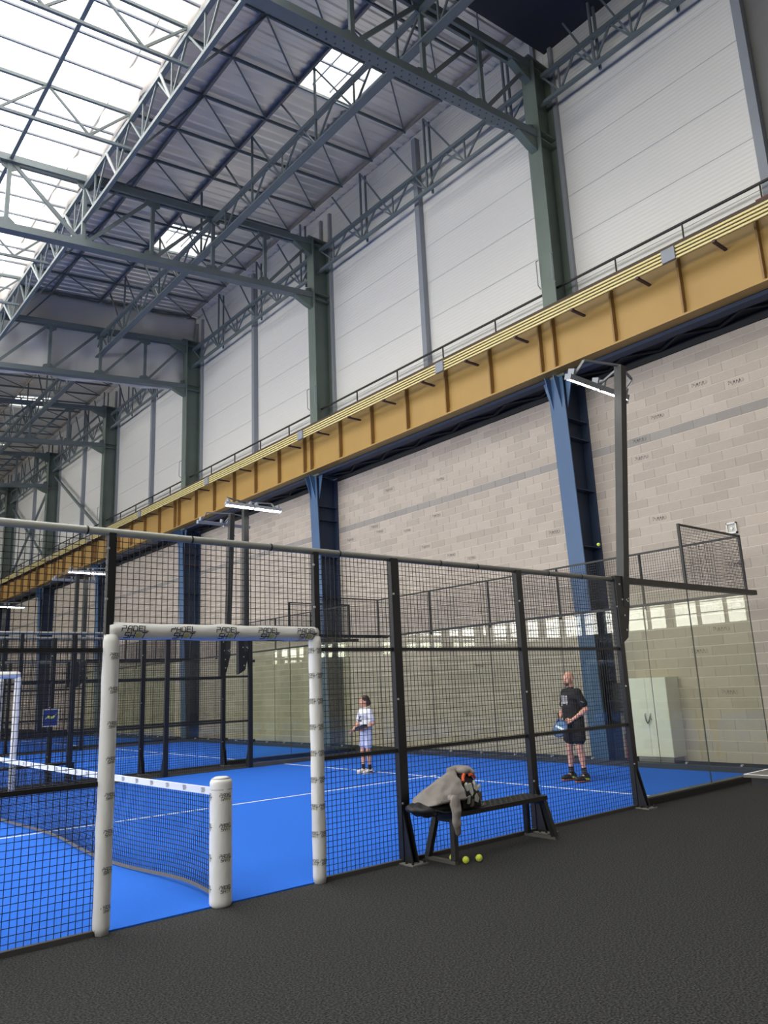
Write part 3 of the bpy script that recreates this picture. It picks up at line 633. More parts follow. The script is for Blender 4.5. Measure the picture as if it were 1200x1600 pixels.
# light poles ------------------------------------------------------------
def light_pole(x, y, inn, label, top=(0, 0)):
    t = thing('light_pole', label, 'light pole', (x, y, 0), 'court light poles')
    a = Vector((.1, -.0, 2.62)); e = Vector((.1+top[0], top[1], 6.22))
    p = MB(); p.bar(a, e, .13, .12, up=(0, 1, 0)); p.build('pole', DARKPOST, t, local=True)
    MB().prism([(-.11, -.056, 3.05), (.16, -.056, 3.05), (.17, -.056, 2.62), (.06, -.056, 2.2), (-.11, -.056, 2.1)], (0, .112, 0)).build('bracket', BLACK, t, local=True)
    for bx, bz in ((-.03, 2.93), (.0, 2.72), (.1, 2.72), (.13, 2.7), (.15, 2.74), (.02, 2.5), (.03, 2.3)):
        put('bolt', cached('lbolt', lambda: MB().cyl((0, -.012, 0), (0, 0, 0), .013, 8).mesh('bolt', BOLT)), t, (bx, -.056, bz))
    c = e+Vector((0, inn*.42, -.22))
    q = MB(); q.bar(e+Vector((0, 0, .02)), e+Vector((-.62, inn*.2, .02)), .03, .03); q.bar(e+Vector((0, 0, .02)), e+Vector((.62, inn*.2, .02)), .03, .03)
    q.bar(e+Vector((-.62, inn*.2, .02)), c+Vector((-.62, 0, .05)), .02, .04); q.bar(e+Vector((.62, inn*.2, .02)), c+Vector((.62, 0, .05)), .02, .04); q.bar(e, c+Vector((0, 0, .05)), .03, .03)
    q.build('arm_frame', mat('arm_grey', (120, 122, 124), .5, .3), t, local=True)
    for s in (-1, 1):
        lx = c.x+s*.385
        l = put('lamp', cached('lampb', lambda: MB().box((-.365, -.05, .02), (.365, .05, .07)).box((-.365, -.056, -.012), (.365, -.047, .07)).box((-.365, .047, -.012), (.365, .056, .07)).box((-.375, -.056, -.018), (-.362, .056, .07)).box((.362, -.056, -.018), (.375, .056, .07)).mesh('lamp', GREYSTEEL)), t, (lx, c.y, c.z), rot=(R(18*inn), 0, 0))
        put('lamp_tube', cached('lampt', lambda: MB().prism([(-.36, -.045, .019), (-.36, .045, .019), (-.36, .032, -.012), (-.36, -.032, -.012)], (.72, 0, 0)).mesh('lamp_tube', LAMPGLOW)), l, (0, 0, 0))
        for bx in (-.3, .3): put('hanger', cached('lhang', lambda: MB().box((-.02, -.055, .02), (.02, .055, .16)).mesh('hanger', GREYSTEEL)), l, (bx, 0, 0))
    MB().cyl(e+Vector((.06, 0, -.55)), e+Vector((.1, 0, -.55)), .02, 8).build('cable_gland', BOLT, t, local=True)
light_pole(6.12, 0, 1, 'nearest light pole with two lit lamps in front of the block wall', (.28, -.22))
light_pole(5.86, 10.05, -1, 'light pole with lit lamps on the far side of the nearest court')
light_pole(6.05, 11.3, 1, 'light pole of the second court, beside the lit pole', (.12, 0))
light_pole(5.9, 21.35, -1, 'light pole with lit lamps between second and farthest court')
light_pole(6.0, 22.6, 1, 'near light pole of the farthest court')
light_pole(6.0, 32.6, -1, 'farthest light pole at the left edge')

# net ----------------------------------------------------------------------
def net(ya, label, plabel):
    t = thing('court_net', label, 'net', (0, ya+5, 0))
    ztp = lambda y: .90-.03*math.sin(math.pi*(y-ya)/10)
    zbt = lambda y: .05+.03*math.sin(y*2.3)*math.exp(-(y-ya)*.4)
    xb = lambda y: .06*math.sin((y-ya)*1.7)
    b = MB(); n = 240; r = .0022
    def P(y, f): z0 = zbt(y); z1 = ztp(y); return (xb(y)*(1-f)**2, y, z0+(z1-z0)*f)
    L = 9.84
    for i in range(n+1):
        y = ya+.08+L*i/n
        for f0, f1 in ((0, .33), (.33, .66), (.66, 1)): b.bar(P(y, f0), P(y, f1), 2*r, 2*r, up=(1, 0, 0))
    for j in range(20):
        f = j/20
        for i in range(40): b.bar(P(ya+.08+L*i/40, f), P(ya+.08+L*(i+1)/40, f), 2*r, 2*r)
    b.build('net_mesh', NETCORD, t, kind='stuff')
    b = MB()
    for i in range(40):
        y0, y1 = ya+.08+L*i/40, ya+.08+L*(i+1)/40; b.add([(-.012, y0, ztp(y0)-.055), (-.012, y1, ztp(y1)-.055), (-.012, y1, ztp(y1)+.005), (-.012, y0, ztp(y0)+.005), (.012, y0, ztp(y0)-.055), (.012, y1, ztp(y1)-.055), (.012, y1, ztp(y1)+.005), (.012, y0, ztp(y0)+.005)], [(0, 1, 2, 3), (7, 6, 5, 4), (3, 2, 6, 7), (0, 4, 5, 1)])
    b.build('top_tape', NETTAPE, t)
    b = MB()
    for i in range(40): y0, y1 = ya+.08+L*i/40, ya+.08+L*(i+1)/40; b.bar(P(y0, 0), P(y1, 0), .012, .03)
    b.build('bottom_hem', NETHEM, t)
    if ya == 0:
        for k in range(16): put('lettering', cached('tapelogo', lambda: tapelogo()), t, (-.0135, ya+.3+k*.36-(ya+5), ztp(ya+.3+k*.36)-.024))
    p = thing('net_post', plabel, 'net post', (0, ya, 0), 'padded net posts')
    body = put('padding', cached('npad', lambda: padmesh(.092, .985, 9.0, amp=.002, n=28)), p, (0, 0, 0))
    MB().cyl((0, ya, .90), (0, ya, .905), .0935, 28, cap=False).build('seam', mat('seam_grey', (150, 150, 150)), p)
    MB().cyl((0, ya, .985), (0, ya, 1.0), .082, 28, .05).build('cap', PAD, p, True)
    for k in range(4):
        for ang in (0, -110, 115): put('lettering', logo_on_cyl(.0945, .118, 'z'), p, (0, 0, .14+k*.235), rot=(0, 0, R(ang)))
def tapelogo():
    b = MB(); s = .085/5
    for m, q in LOGO: b.add([(0, -u*s, v*s) for u, v in q], [tuple(range(len(q)))], m)
    return b.mesh('lettering', [INK, BALLINK])
net(0, 'black net with white top tape across the nearest court', 'white vinyl-padded net post standing in the near doorway')
net(11.3, 'black net with white top tape across the second court', 'white padded net post of the second court')

# sign on the second court fence
t = thing('fence_sign', 'small blue sign with a yellow-green swoosh on the second court fence', 'sign', (1.98, 11.22, 1.2))
MB().box((1.82, 11.215, 1.16), (2.14, 11.225, 1.52)).build('sign_border', WHITEPAINT, t)
MB().box((1.838, 11.211, 1.178), (2.122, 11.214, 1.502)).build('sign_panel', mat('sign_blue', (40, 62, 132), .4), t)
MB().prism([(1.86, 11.21, 1.31), (1.93, 11.21, 1.39), (2.0, 11.21, 1.36), (2.10, 11.21, 1.42), (2.04, 11.21, 1.33), (1.97, 11.21, 1.32), (1.91, 11.21, 1.34)], (0, -.002, 0)).build('sign_swoosh', mat('swoosh_lime', (214, 226, 120)), t)

# ================================================================== THINGS AROUND THE COURT
def bench(x0, x1, yf, yb, label):
    t = thing('bench', label, 'bench', ((x0+x1)/2, (yf+yb)/2, 0), 'black steel benches')
    BM = mat('bench_black', (30, 31, 33), .45, 0, .1, 5, .3, 60)
    s = MB().box((x0+.06, yf+.05, .405), (x1-.06, yb-.05, .45)).build('seat', BM, t)
    dia = cached('tread', lambda: MB().bar((-.014, -.008, 0), (.014, .008, 0), .007, .004).mesh('tread_mark', mat('tread_edge', (64, 66, 68), .4)))
    n = 0
    for i in range(34):
        for j in range(7):
            put('tread_mark', dia, s, (x0+.1+i*(x1-x0-.2)/33-wloc(s).x, yf+.09+j*(yb-yf-.18)/6-wloc(s).y, .452), rot=(0, 0, R(0 if (i+j) % 2 else 120))) if x0 > 2 else None
    for x, sx in ((x0, 1), (x1, -1)):
        for y, sy in ((yf, 1), (yb, -1)):
            MB().bar((x+sx*.02, y+sy*.025, 0.03), (x+sx*.09, y+sy*.09, .405), .06, .05, up=(1, 0, 0)).build('leg', BM, t)
        MB().box((x+sx*.02-.025, yf, 0), (x+sx*.02+.025, yb, .03)).build('foot_bar', mat('foot_bar_grey', (88, 86, 82), .5), t)
        MB().box((x+sx*.09-.02, yf+.06, .36), (x+sx*.09+.02, yb-.06, .405)).build('cross_rail', BM, t)
    for x in (x1-.1, x1-.35): put('bolt', cached('bblt', lambda: MB().cyl((0, 0, 0), (0, 0, .008), .012, 8).mesh('bolt', BOLT)), t, (x-(x0+x1)/2, yb-.07-(yf+yb)/2, .45))
    return t
bench(2.22, 3.77, -.47, -.045, 'black steel bench with clothes and backpack outside the near fence')
bench(.75, 2.35, 10.5, 10.9, 'empty black bench in the aisle between the two courts')

def hullplanes(pts):
    bm = bmesh.new(); [bm.verts.new(p) for p in pts]; bmesh.ops.convex_hull(bm, input=bm.verts); bm.normal_update(); c = sum((Vector(p) for p in pts), Vector())/len(pts); pl = []
    for f in bm.faces:
        n = f.normal.copy(); d = n.dot(f.verts[0].co)
        if n.dot(c) > d: n = -n; d = -d
        pl.append((n.x, n.y, n.z, d))
    bm.free(); return np.array(pl, dtype=np.float32)
def sdf(p, X, Y, Z):
    if p[0] == 'c':
        a = np.array(p[1], dtype=np.float32); b_ = np.array(p[2], dtype=np.float32); r1 = p[3]; r2 = p[4] if len(p) > 4 and p[4] is not None else r1; fl = p[6] if len(p) > 6 else 1.0
        d = b_-a; LL = float(d@d)+1e-12; px, py, pz = X-a[0], Y-a[1], Z-a[2]; t = np.clip((px*d[0]+py*d[1]+pz*d[2])/LL, 0, 1)
        qx, qy, qz = px-t*d[0], py-t*d[1], pz-t*d[2]
        if fl != 1.0:
            u = np.array(p[7] if len(p) > 7 else (0, 1, 0), dtype=np.float32); du = d/math.sqrt(LL); u = u-du*float(u@du); u = u/np.linalg.norm(u); k = (qx*u[0]+qy*u[1]+qz*u[2])*(1/fl-1)
            qx, qy, qz = qx+k*u[0], qy+k*u[1], qz+k*u[2]
        return (np.sqrt(qx*qx+qy*qy+qz*qz)-(r1+(r2-r1)*t))*min(1.0, fl), min(r1, r2)*min(1, fl)
    if p[0] == 'h':
        pl = hullplanes(p[1]); d = None
        for n in pl: e = X*n[0]+Y*n[1]+Z*n[2]-n[3]; d = e if d is None else np.maximum(d, e)
        return d, .04
    c, r = p[1], p[2]; px, py, pz = X-c[0], Y-c[1], Z-c[2]
    if len(p) > 3 and any(p[3]):
        M = np.array(Euler(p[3]).to_matrix().transposed(), dtype=np.float32); px, py, pz = (M[i, 0]*px+M[i, 1]*py+M[i, 2]*pz for i in range(3))
    if p[0] == 'b':
        qx, qy, qz = np.abs(px)-r[0], np.abs(py)-r[1], np.abs(pz)-r[2]; return np.maximum(np.maximum(qx, qy), qz), min(r)
    k0 = np.sqrt((px/r[0])**2+(py/r[1])**2+(pz/r[2])**2); k1 = np.sqrt((px/r[0]**2)**2+(py/r[1]**2)**2+(pz/r[2]**2)**2)+1e-9
    return k0*(k0-1)/k1, min(r)
def pbox(p):
    if p[0] == 'c': r = max(p[3], p[4] or 0 if len(p) > 4 else 0); a, b_ = np.array(p[1]), np.array(p[2]); return np.minimum(a, b_)-r, np.maximum(a, b_)+r
    if p[0] == 'h': q = np.array([tuple(v) for v in p[1]]); return q.min(0), q.max(0)
    c = np.array(p[1]); r = np.array(p[2]); r = np.array([max(r)*1.0]*3) if len(p) > 3 and any(p[3]) else r
    return c-r, c+r
def blob(name, parts, m, parent=None, voxel=.008, smooth=4, disp=0., dscale=8., loc=(0, 0, 0)):
    """one continuous soft surface: smooth union of the shapes, meshed with surface nets"""
    parts = [tuple(tuple(x) if isinstance(x, Vector) else x for x in p) for p in parts]
    bb = [pbox(p) for p in parts]; h = voxel; lo = np.min([q[0] for q in bb], 0)-3*h; hi = np.max([q[1] for q in bb], 0)+3*h
    n = np.ceil((hi-lo)/h).astype(int)+1; D = np.full(n, .05, dtype=np.float32); ax = [(lo[i]+h*np.arange(n[i])).astype(np.float32) for i in range(3)]
    for p, (a, b_) in zip(parts, bb):
        i0 = np.maximum(((a-lo)/h-4).astype(int), 0); i1 = np.minimum(((b_-lo)/h+5).astype(int), n); sl = tuple(slice(i0[i], i1[i]) for i in range(3))
        X, Y, Z = np.meshgrid(ax[0][sl[0]], ax[1][sl[1]], ax[2][sl[2]], indexing='ij', sparse=True)
        d, r = sdf(p, X, Y, Z); o = D[sl]; k = max(.002, min(.022, .45*r)); hh = np.clip(.5+.5*(o-d)/k, 0, 1); D[sl] = o*(1-hh)+d*hh-k*hh*(1-hh)
    S = D < 0; c = [S[i:n[0]-1+i, j:n[1]-1+j, k:n[2]-1+k] for i in (0, 1) for j in (0, 1) for k in (0, 1)]
    cnt = sum(x.astype(np.int8) for x in c); ids = np.argwhere((cnt > 0) & (cnt < 8)); idx = np.full(n-1, -1, dtype=np.int64); idx[tuple(ids.T)] = np.arange(len(ids))
    acc = np.zeros((len(ids), 3)); num = np.zeros(len(ids)); CR = [np.array(q) for q in ((0, 0, 0), (1, 0, 0), (0, 1, 0), (1, 1, 0), (0, 0, 1), (1, 0, 1), (0, 1, 1), (1, 1, 1))]
    for i in range(8):
        for j in range(i+1, 8):
            if np.abs(CR[i]-CR[j]).sum() != 1: continue
            da = D[tuple((ids+CR[i]).T)]; db = D[tuple((ids+CR[j]).T)]; x = (da < 0) != (db < 0); t = np.where(x, da/np.where(x, da-db, 1), 0)
            acc += np.where(x[:, None], CR[i]+t[:, None]*(CR[j]-CR[i]), 0); num += x
    V = lo+h*(ids+acc/num[:, None]); F = []
    for axx in range(3):
        u, v = (axx+1) % 3, (axx+2) % 3; A = [slice(None)]*3; B_ = [slice(None)]*3; A[axx] = slice(0, -1); B_[axx] = slice(1, None)
        sa, sb = S[tuple(A)], S[tuple(B_)]; e = np.argwhere(sa != sb); e = e[(e[:, u] > 0) & (e[:, v] > 0) & (e[:, u] < n[u]-1) & (e[:, v] < n[v]-1)]; neg = sa[tuple(e.T)]
        eu = np.zeros(3, int); eu[u] = 1; ev = np.zeros(3, int); ev[v] = 1
        q = np.stack([idx[tuple((e-eu-ev).T)], idx[tuple((e-ev).T)], idx[tuple(e.T)], idx[tuple((e-eu).T)]], 1); F.append(np.where(neg[:, None], q, q[:, ::-1]))
    F = np.concatenate(F)
    for _ in range(2):                                        # light relax
        s_ = np.zeros_like(V); w_ = np.zeros(len(V))
        for i in range(4): np.add.at(s_, F[:, i], V[F[:, (i+1) % 4]]+V[F[:, (i-1) % 4]]); np.add.at(w_, F[:, i], 2)
        V = V*.6+.4*s_/w_[:, None]
    me = bpy.data.meshes.new(name); me.from_pydata(V.tolist(), [], F.tolist())
    if disp:
        nr = np.empty(len(V)*3, dtype=np.float32); me.vertices.foreach_get('normal', nr); q = np.array([noise.noise(Vector(v)*dscale) for v in V.tolist()])
        me.vertices.foreach_set('co', (V+nr.reshape(-1, 3)*(disp*q)[:, None]).astype(np.float32).ravel())
    me.materials.append(m); me.polygons.foreach_set('use_smooth', [True]*len(me.polygons)); me.update()
    return put(name, me, parent, loc)
def capsule(b, p, q, r1, r2=None, n=14, fl=1.0, fdir=(0, 1, 0)):
    p = Vector(p); q = Vector(q); r2 = r1 if r2 is None else r2; d = (q-p); L = d.length; d = d.normalized() if L > 1e-6 else Vector((0, 0, 1))
    u = Vector(fdir); u = (u-d*u.dot(d)); u = u.normalized() if u.length > .05 else d.orthogonal().normalized(); a = u; c = d.cross(a)
    rings = [(p-d*r1*math.cos(t), r1*math.sin(t)) for t in (.0, .4, .8, 1.2, 1.57)]+[(q+d*r2*math.sin(t), r2*math.cos(t)) for t in (0, .4, .8, 1.2, 1.57)]
    vs = []
    for ce_, rr in rings:
        for k in range(n): t = 2*math.pi*k/n; vs.append(ce_+(a*math.cos(t)*fl+c*math.sin(t))*max(rr, 1e-4))
    m = len(rings); fs = [(j*n+k, j*n+(k+1) % n, (j+1)*n+(k+1) % n, (j+1)*n+k) for j in range(m-1) for k in range(n)]
    b.add(vs, fs+[tuple(range(n-1, -1, -1)), tuple(range((m-1)*n, m*n))])
def ellipsoid(b, c, r, rot=(0, 0, 0), n=16, m=10):
    E_ = Euler(rot).to_matrix(); c = Vector(c); vs = []
    for j in range(m+1):
        th = math.pi*j/m
        for k in range(n): ph = 2*math.pi*k/n; s = max(math.sin(th), 1e-3); vs.append(c+E_@Vector((r[0]*s*math.cos(ph), r[1]*s*math.sin(ph), -r[2]*math.cos(th))))
    fs = [(j*n+k, j*n+(k+1) % n, (j+1)*n+(k+1) % n, (j+1)*n+k) for j in range(m) for k in range(n)]
    b.add(vs, fs+[tuple(range(n-1, -1, -1)), tuple(range(m*n, (m+1)*n))])
# balls
FELT = mat('ball_felt', (208, 226, 62), .9, 0, .08, 60, .3, 300)
def ballmesh():
    b = MB(); ellipsoid(b, (0, 0, 0), (.033, .033, .033), n=24, m=14); return b.mesh('ball', FELT, True)
def ballseam():
    b = MB(); pts = []
    for k in range(37):
        t = 2*math.pi*k/36; x = math.cos(t)+.44*math.cos(3*t)*.6; y = math.sin(t)-.44*math.sin(3*t)*.6; z = 1.1*math.sin(2*t); v = Vector((x, y, z)).normalized()*.0332; pts.append(v)
    return b.tube(pts, .0012, 5).mesh('seam', LINE)
for i, (p, lb) in enumerate((((2.33, -.50, .033), 'yellow tennis ball on the floor just right of the bench leg'), ((2.47, -.54, .033), 'rightmost yellow tennis ball on the floor by the bench'), ((2.32, -.33, .033), 'yellow tennis ball half hidden behind the front bench leg'), ((8.88, 2.09, 4.09), 'yellow tennis ball in the air before the blue column'))):
    o = put('tennis_ball', cached('tb', ballmesh), None, p, rot=(i*.7, i*1.1, i)); tag(o, lb, 'ball', 'tennis balls'); put('seam', cached('tbs', ballseam), o)

# clothes heap, backpack, hoodie
BX, BY, BZ = 2.24, -.33, .452
JK = mat('black_nylon', (26, 27, 31), .55, 0, .2, 12)
t = thing('sports_bag', 'black soft sports bag lying flat on the bench under the grey hoodie', 'bag', (2.15, -.33, BZ))
blob('bag_body', [('e', (2.20, -.33, BZ+.065), (.25, .20, .065)), ('e', (2.10, -.36, BZ+.05), (.11, .15, .05)), ('e', (2.34, -.33, BZ+.07), (.16, .2, .065)), ('c', (2.06, -.40, BZ+.03), (2.12, -.5, BZ+.02), .035, .03)], JK, t, .009, 3, .02, 14, loc=-wloc(t))
MB().tube([(2.1, -.53, BZ+.06), (2.2, -.555, BZ+.03), (2.32, -.55, BZ+.02)], .012, 6).build('strap', JK, t)
MB().box((2.29, -.536, BZ+.075), (2.35, -.534, BZ+.095)).build('label_patch', mat('patch_red', (176, 84, 72)), t)
t = thing('backpack', 'black patterned backpack with orange trim standing on the bench', 'backpack', (2.66, -.33, BZ))
BPM = mat('backpack_black', (30, 30, 32), .6, 0, .15, 10)
body = blob('body', [('h', [(2.53, -.47, BZ+.01), (2.80, -.47, BZ+.01), (2.53, -.2, BZ+.01), (2.80, -.2, BZ+.01), (2.54, -.46, BZ+.22), (2.79, -.44, BZ+.2), (2.54, -.22, BZ+.22), (2.79, -.22, BZ+.2), (2.59, -.42, BZ+.34), (2.72, -.40, BZ+.34), (2.59, -.25, BZ+.34), (2.72, -.25, BZ+.34)]), ('e', (2.66, -.46, BZ+.13), (.11, .05, .12))], BPM, t, .009, 6, loc=-wloc(t))
WP = mat('pattern_pale', (176, 178, 172), .6); GP = mat('pattern_grey', (96, 88, 82), .6)
for pts, m in (([(2.60, .24), (2.64, .25), (2.645, .16), (2.62, .13), (2.60, .17)], WP), ([(2.66, .20), (2.70, .27), (2.715, .19), (2.69, .17)], WP), ([(2.71, .17), (2.77, .20), (2.77, .225), (2.72, .2)], WP), ([(2.66, .13), (2.69, .15), (2.72, .10), (2.70, .06), (2.655, .08)], WP),
               ([(2.70, .14), (2.76, .16), (2.765, .08), (2.74, .06)], GP), ([(2.575, .13), (2.60, .14), (2.59, .07), (2.575, .06)], WP), ([(2.62, .1), (2.645, .1), (2.64, .04), (2.61, .03)], GP), ([(2.57, .24), (2.59, .26), (2.595, .2), (2.575, .18)], WP)):
    MB().prism([(x, -.515+.35*max(0, z-.15)**1.2+.22*(x-2.66)**2*4, BZ+z) for x, z in pts], (0, .03, 0)).build('pattern_patch', m, t)
OR = mat('trim_orange', (228, 96, 48), .6)
MB().tube([(2.56, -.455, BZ+.27), (2.585, -.435, BZ+.31), (2.61, -.43, BZ+.335)], .016, 6).build('orange_trim', OR, t); MB().tube([(2.665, -.445, BZ+.325), (2.72, -.44, BZ+.318), (2.765, -.425, BZ+.285)], .016, 6).build('orange_trim', OR, t)
MB().tube([(2.62, -.33, BZ+.34), (2.64, -.33, BZ+.39), (2.68, -.33, BZ+.39), (2.70, -.33, BZ+.34)], .01, 6).build('grab_loop', BPM, t)
HD = mat('hoodie_grey', (150, 144, 141), .95, 0, .08, 10, .3, 120); HDD = mat('hoodie_rib_grey', (120, 113, 110), .95, 0, .08, 10, .4, 200)
t = thing('hoodie', 'grey hooded sweatshirt draped over the bag and backpack', 'hoodie', (2.3, -.33, BZ+.13))
blob('torso_fabric', [('h', [(2.05, -.44, BZ+.085), (2.05, -.22, BZ+.10), (2.10, -.54, BZ+.11), (2.50, -.55, BZ+.115), (2.52, -.52, BZ+.2), (2.12, -.18, BZ+.14), (2.5, -.2, BZ+.2), (2.10, -.38, BZ+.22), (2.20, -.36, BZ+.25), (2.40, -.38, BZ+.34), (2.545, -.36, BZ+.385), (2.545, -.30, BZ+.385), (2.53, -.45, BZ+.30)]),
       ('e', (2.66, -.33, BZ+.365), (.105, .12, .045)), ('e', (2.72, -.36, BZ+.345), (.06, .1, .035)), ('c', (2.5, -.33, BZ+.375), (2.64, -.33, BZ+.38), .035, .035)], HD, t, .009, 3, .014, 13, loc=-wloc(t))
blob('sleeve', [('c', (2.32, -.575, BZ+.12), (2.30, -.60, BZ-.07), .062, .055, 14, .4, (0, 1, 0)), ('c', (2.33, -.53, BZ+.13), (2.32, -.58, BZ+.06), .062, .058, 14, .5, (0, 1, 0))], HD, t, .009, 3, .008, 18, loc=-wloc(t))
blob('cuff', [('c', (2.30, -.60, BZ-.09), (2.305, -.605, BZ-.15), .045, .036, 14, .42, (0, 1, 0))], HDD, t, .007, 2, loc=-wloc(t))
b = MB(); b.tube([(2.07, -.45, BZ+.095), (2.16, -.548, BZ+.125), (2.3, -.56, BZ+.13), (2.5, -.555, BZ+.13)], .014, 6); b.build('hem_rib', HDD, t)
t = thing('phone', 'small silver phone lying on the bench beside the backpack', 'phone', (2.86, -.38, BZ))
MB().box((2.82, -.43, BZ+.001), (2.90, -.35, BZ+.016)).build('case', mat('phone_silver', (150, 150, 150), .3, .5), t); MB().box((2.825, -.425, BZ+.0162), (2.895, -.355, BZ+.017)).build('screen', mat('screen_dark', (60, 62, 66), .2), t)

for o in bpy.data.objects:
    if o.parent is None and o.name in ('sports_bag', 'backpack', 'hoodie', 'phone'): o.location += Vector((-.09, .07, 0))

# table-tennis table at the right edge
t = thing('table_tennis_table', 'dark table-tennis table with white edge line at the right edge', 'table', (5.3, -3.3, 0))
TT = mat('table_top_grey', (96, 92, 90), .5, 0, .04)
MB().box((3.94, -4.05, .735), (6.68, -2.52, .76)).build('table_top', TT, t)
for a, c in (((3.94, -4.05), (3.96, -2.52)), ((6.66, -4.05), (6.68, -2.52)), ((3.96, -2.54), (6.66, -2.52)), ((3.96, -4.05), (6.66, -4.03))): MB().box((*a, .7602), (*c, .7625)).build('edge_line', LINE, t)
MB().box((3.98, -4.0, .66), (6.64, -2.57, .735)).build('apron', BLACK, t)
for x in (4.5, 6.1):
    for y in (-3.8, -2.8): MB().bar((x, y, 0), (x, y, .66), .05, .05).build('leg', BLACK, t)

# white cabinet against the block wall
t = thing('white_cabinet', 'white two-door metal cabinet against the block wall behind the glass', 'cabinet', (11.2, 2.75, 0))
CB = mat('cabinet_white', (232, 234, 228), .5, 0, .03)
MB().box((10.97, 2.30, .1), (XW-.02, 3.22, 1.63)).build('body', CB, t); MB().box((11.0, 2.34, 0), (XW-.05, 3.18, .1)).build('plinth', mat('plinth_grey', (120, 120, 116)), t)
for a, c in ((2.305, 2.757), (2.763, 3.215)):
    d = MB().box((10.955, a, .11), (10.97, c, 1.62)).build('door', CB, t)
    hy = 2.70 if a < 2.5 else 2.82; MB().tube([(10.955, hy, .82), (10.93, hy, .83), (10.93, hy, .92), (10.955, hy, .93)], .008, 6).build('handle', ZINC, d)
b = MB(); b.tube([(10.925, 2.70, .9), (10.92, 2.73, .8), (10.92, 2.77, .74), (10.92, 2.80, .8), (10.925, 2.82, .9)], .012, 6); b.build('lock_chain', mat('chain_dark', (86, 86, 84), .5, .5), t)
# fire extinguisher and box by the column
t = thing('fire_extinguisher', 'red fire extinguisher standing by the nearest blue column', 'extinguisher', (11.2, 3.42, 0))
RD = mat('extinguisher_red', (176, 34, 44), .4)
MB().cyl((11.2, 3.42, 0), (11.2, 3.42, .5), .075, 18).build('cylinder', RD, t, True); MB().cyl((11.2, 3.42, .5), (11.2, 3.42, .57), .075, 18, .025).build('shoulder', RD, t, True)
MB().cyl((11.2, 3.42, .57), (11.2, 3.42, .63), .025, 10).box((11.1, 3.41, .63), (11.22, 3.43, .65)).build('valve', BLACK, t); MB().tube([(11.17, 3.42, .6), (11.09, 3.42, .5), (11.1, 3.42, .25)], .012, 6).build('hose', BLACK, t)
t = thing('electrical_box', 'dark electrical cabinet beside the nearest blue column', 'box', (11.33, 3.5, 1.0))
EB = mat('ebox_dark', (40, 44, 50), .5); MB().box((11.2, 3.33, .95), (XW-.02, 3.7, 1.55)).build('body', EB, t); MB().box((11.18, 3.35, .97), (11.2, 3.68, 1.53)).build('door', EB, t)

# ================================================================== PEOPLE (local frame: +x forward, +y the person's left)
SKIN = mat('skin_light', (222, 168, 146), .6, 0, .06, 20, spec=.3)
def hand(parts, wrist, fwd, palm_n, side, s=1.0):
    w_ = Vector(wrist); f = Vector(fwd).normalized(); n_ = Vector(palm_n); n_ = (n_-f*n_.dot(f)).normalized(); l = n_.cross(f)*side
    c = w_+f*.05*s; parts.append(('c', w_+f*.015*s-l*.012*s, c+f*.025*s-l*.02*s, .019*s, .016*s)); parts.append(('c', w_+f*.015*s+l*.012*s, c+f*.028*s+l*.016*s, .019*s, .016*s))
    for k, (off, ln) in enumerate(((-.032, .058), (-.011, .072), (.011, .078), (.031, .07))):
        a = c+f*.03*s+l*off*s; m_ = a+f*ln*.45*s+n_*ln*.28*s; e = m_+f*ln*.1*s+n_*ln*.42*s
        parts.append(('c', a, m_, .0092*s, .0088*s, 8)); parts.append(('c', m_, e, .0088*s, .0078*s, 8))
    a = w_+f*.025*s+l*.025*s; m_ = a+f*.03*s+l*.028*s+n_*.012*s; e = m_+f*.03*s+n_*.02*s
    parts.append(('c', a, m_, .0115*s, .0105*s, 8)); parts.append(('c', m_, e, .0105*s, .009*s, 8))
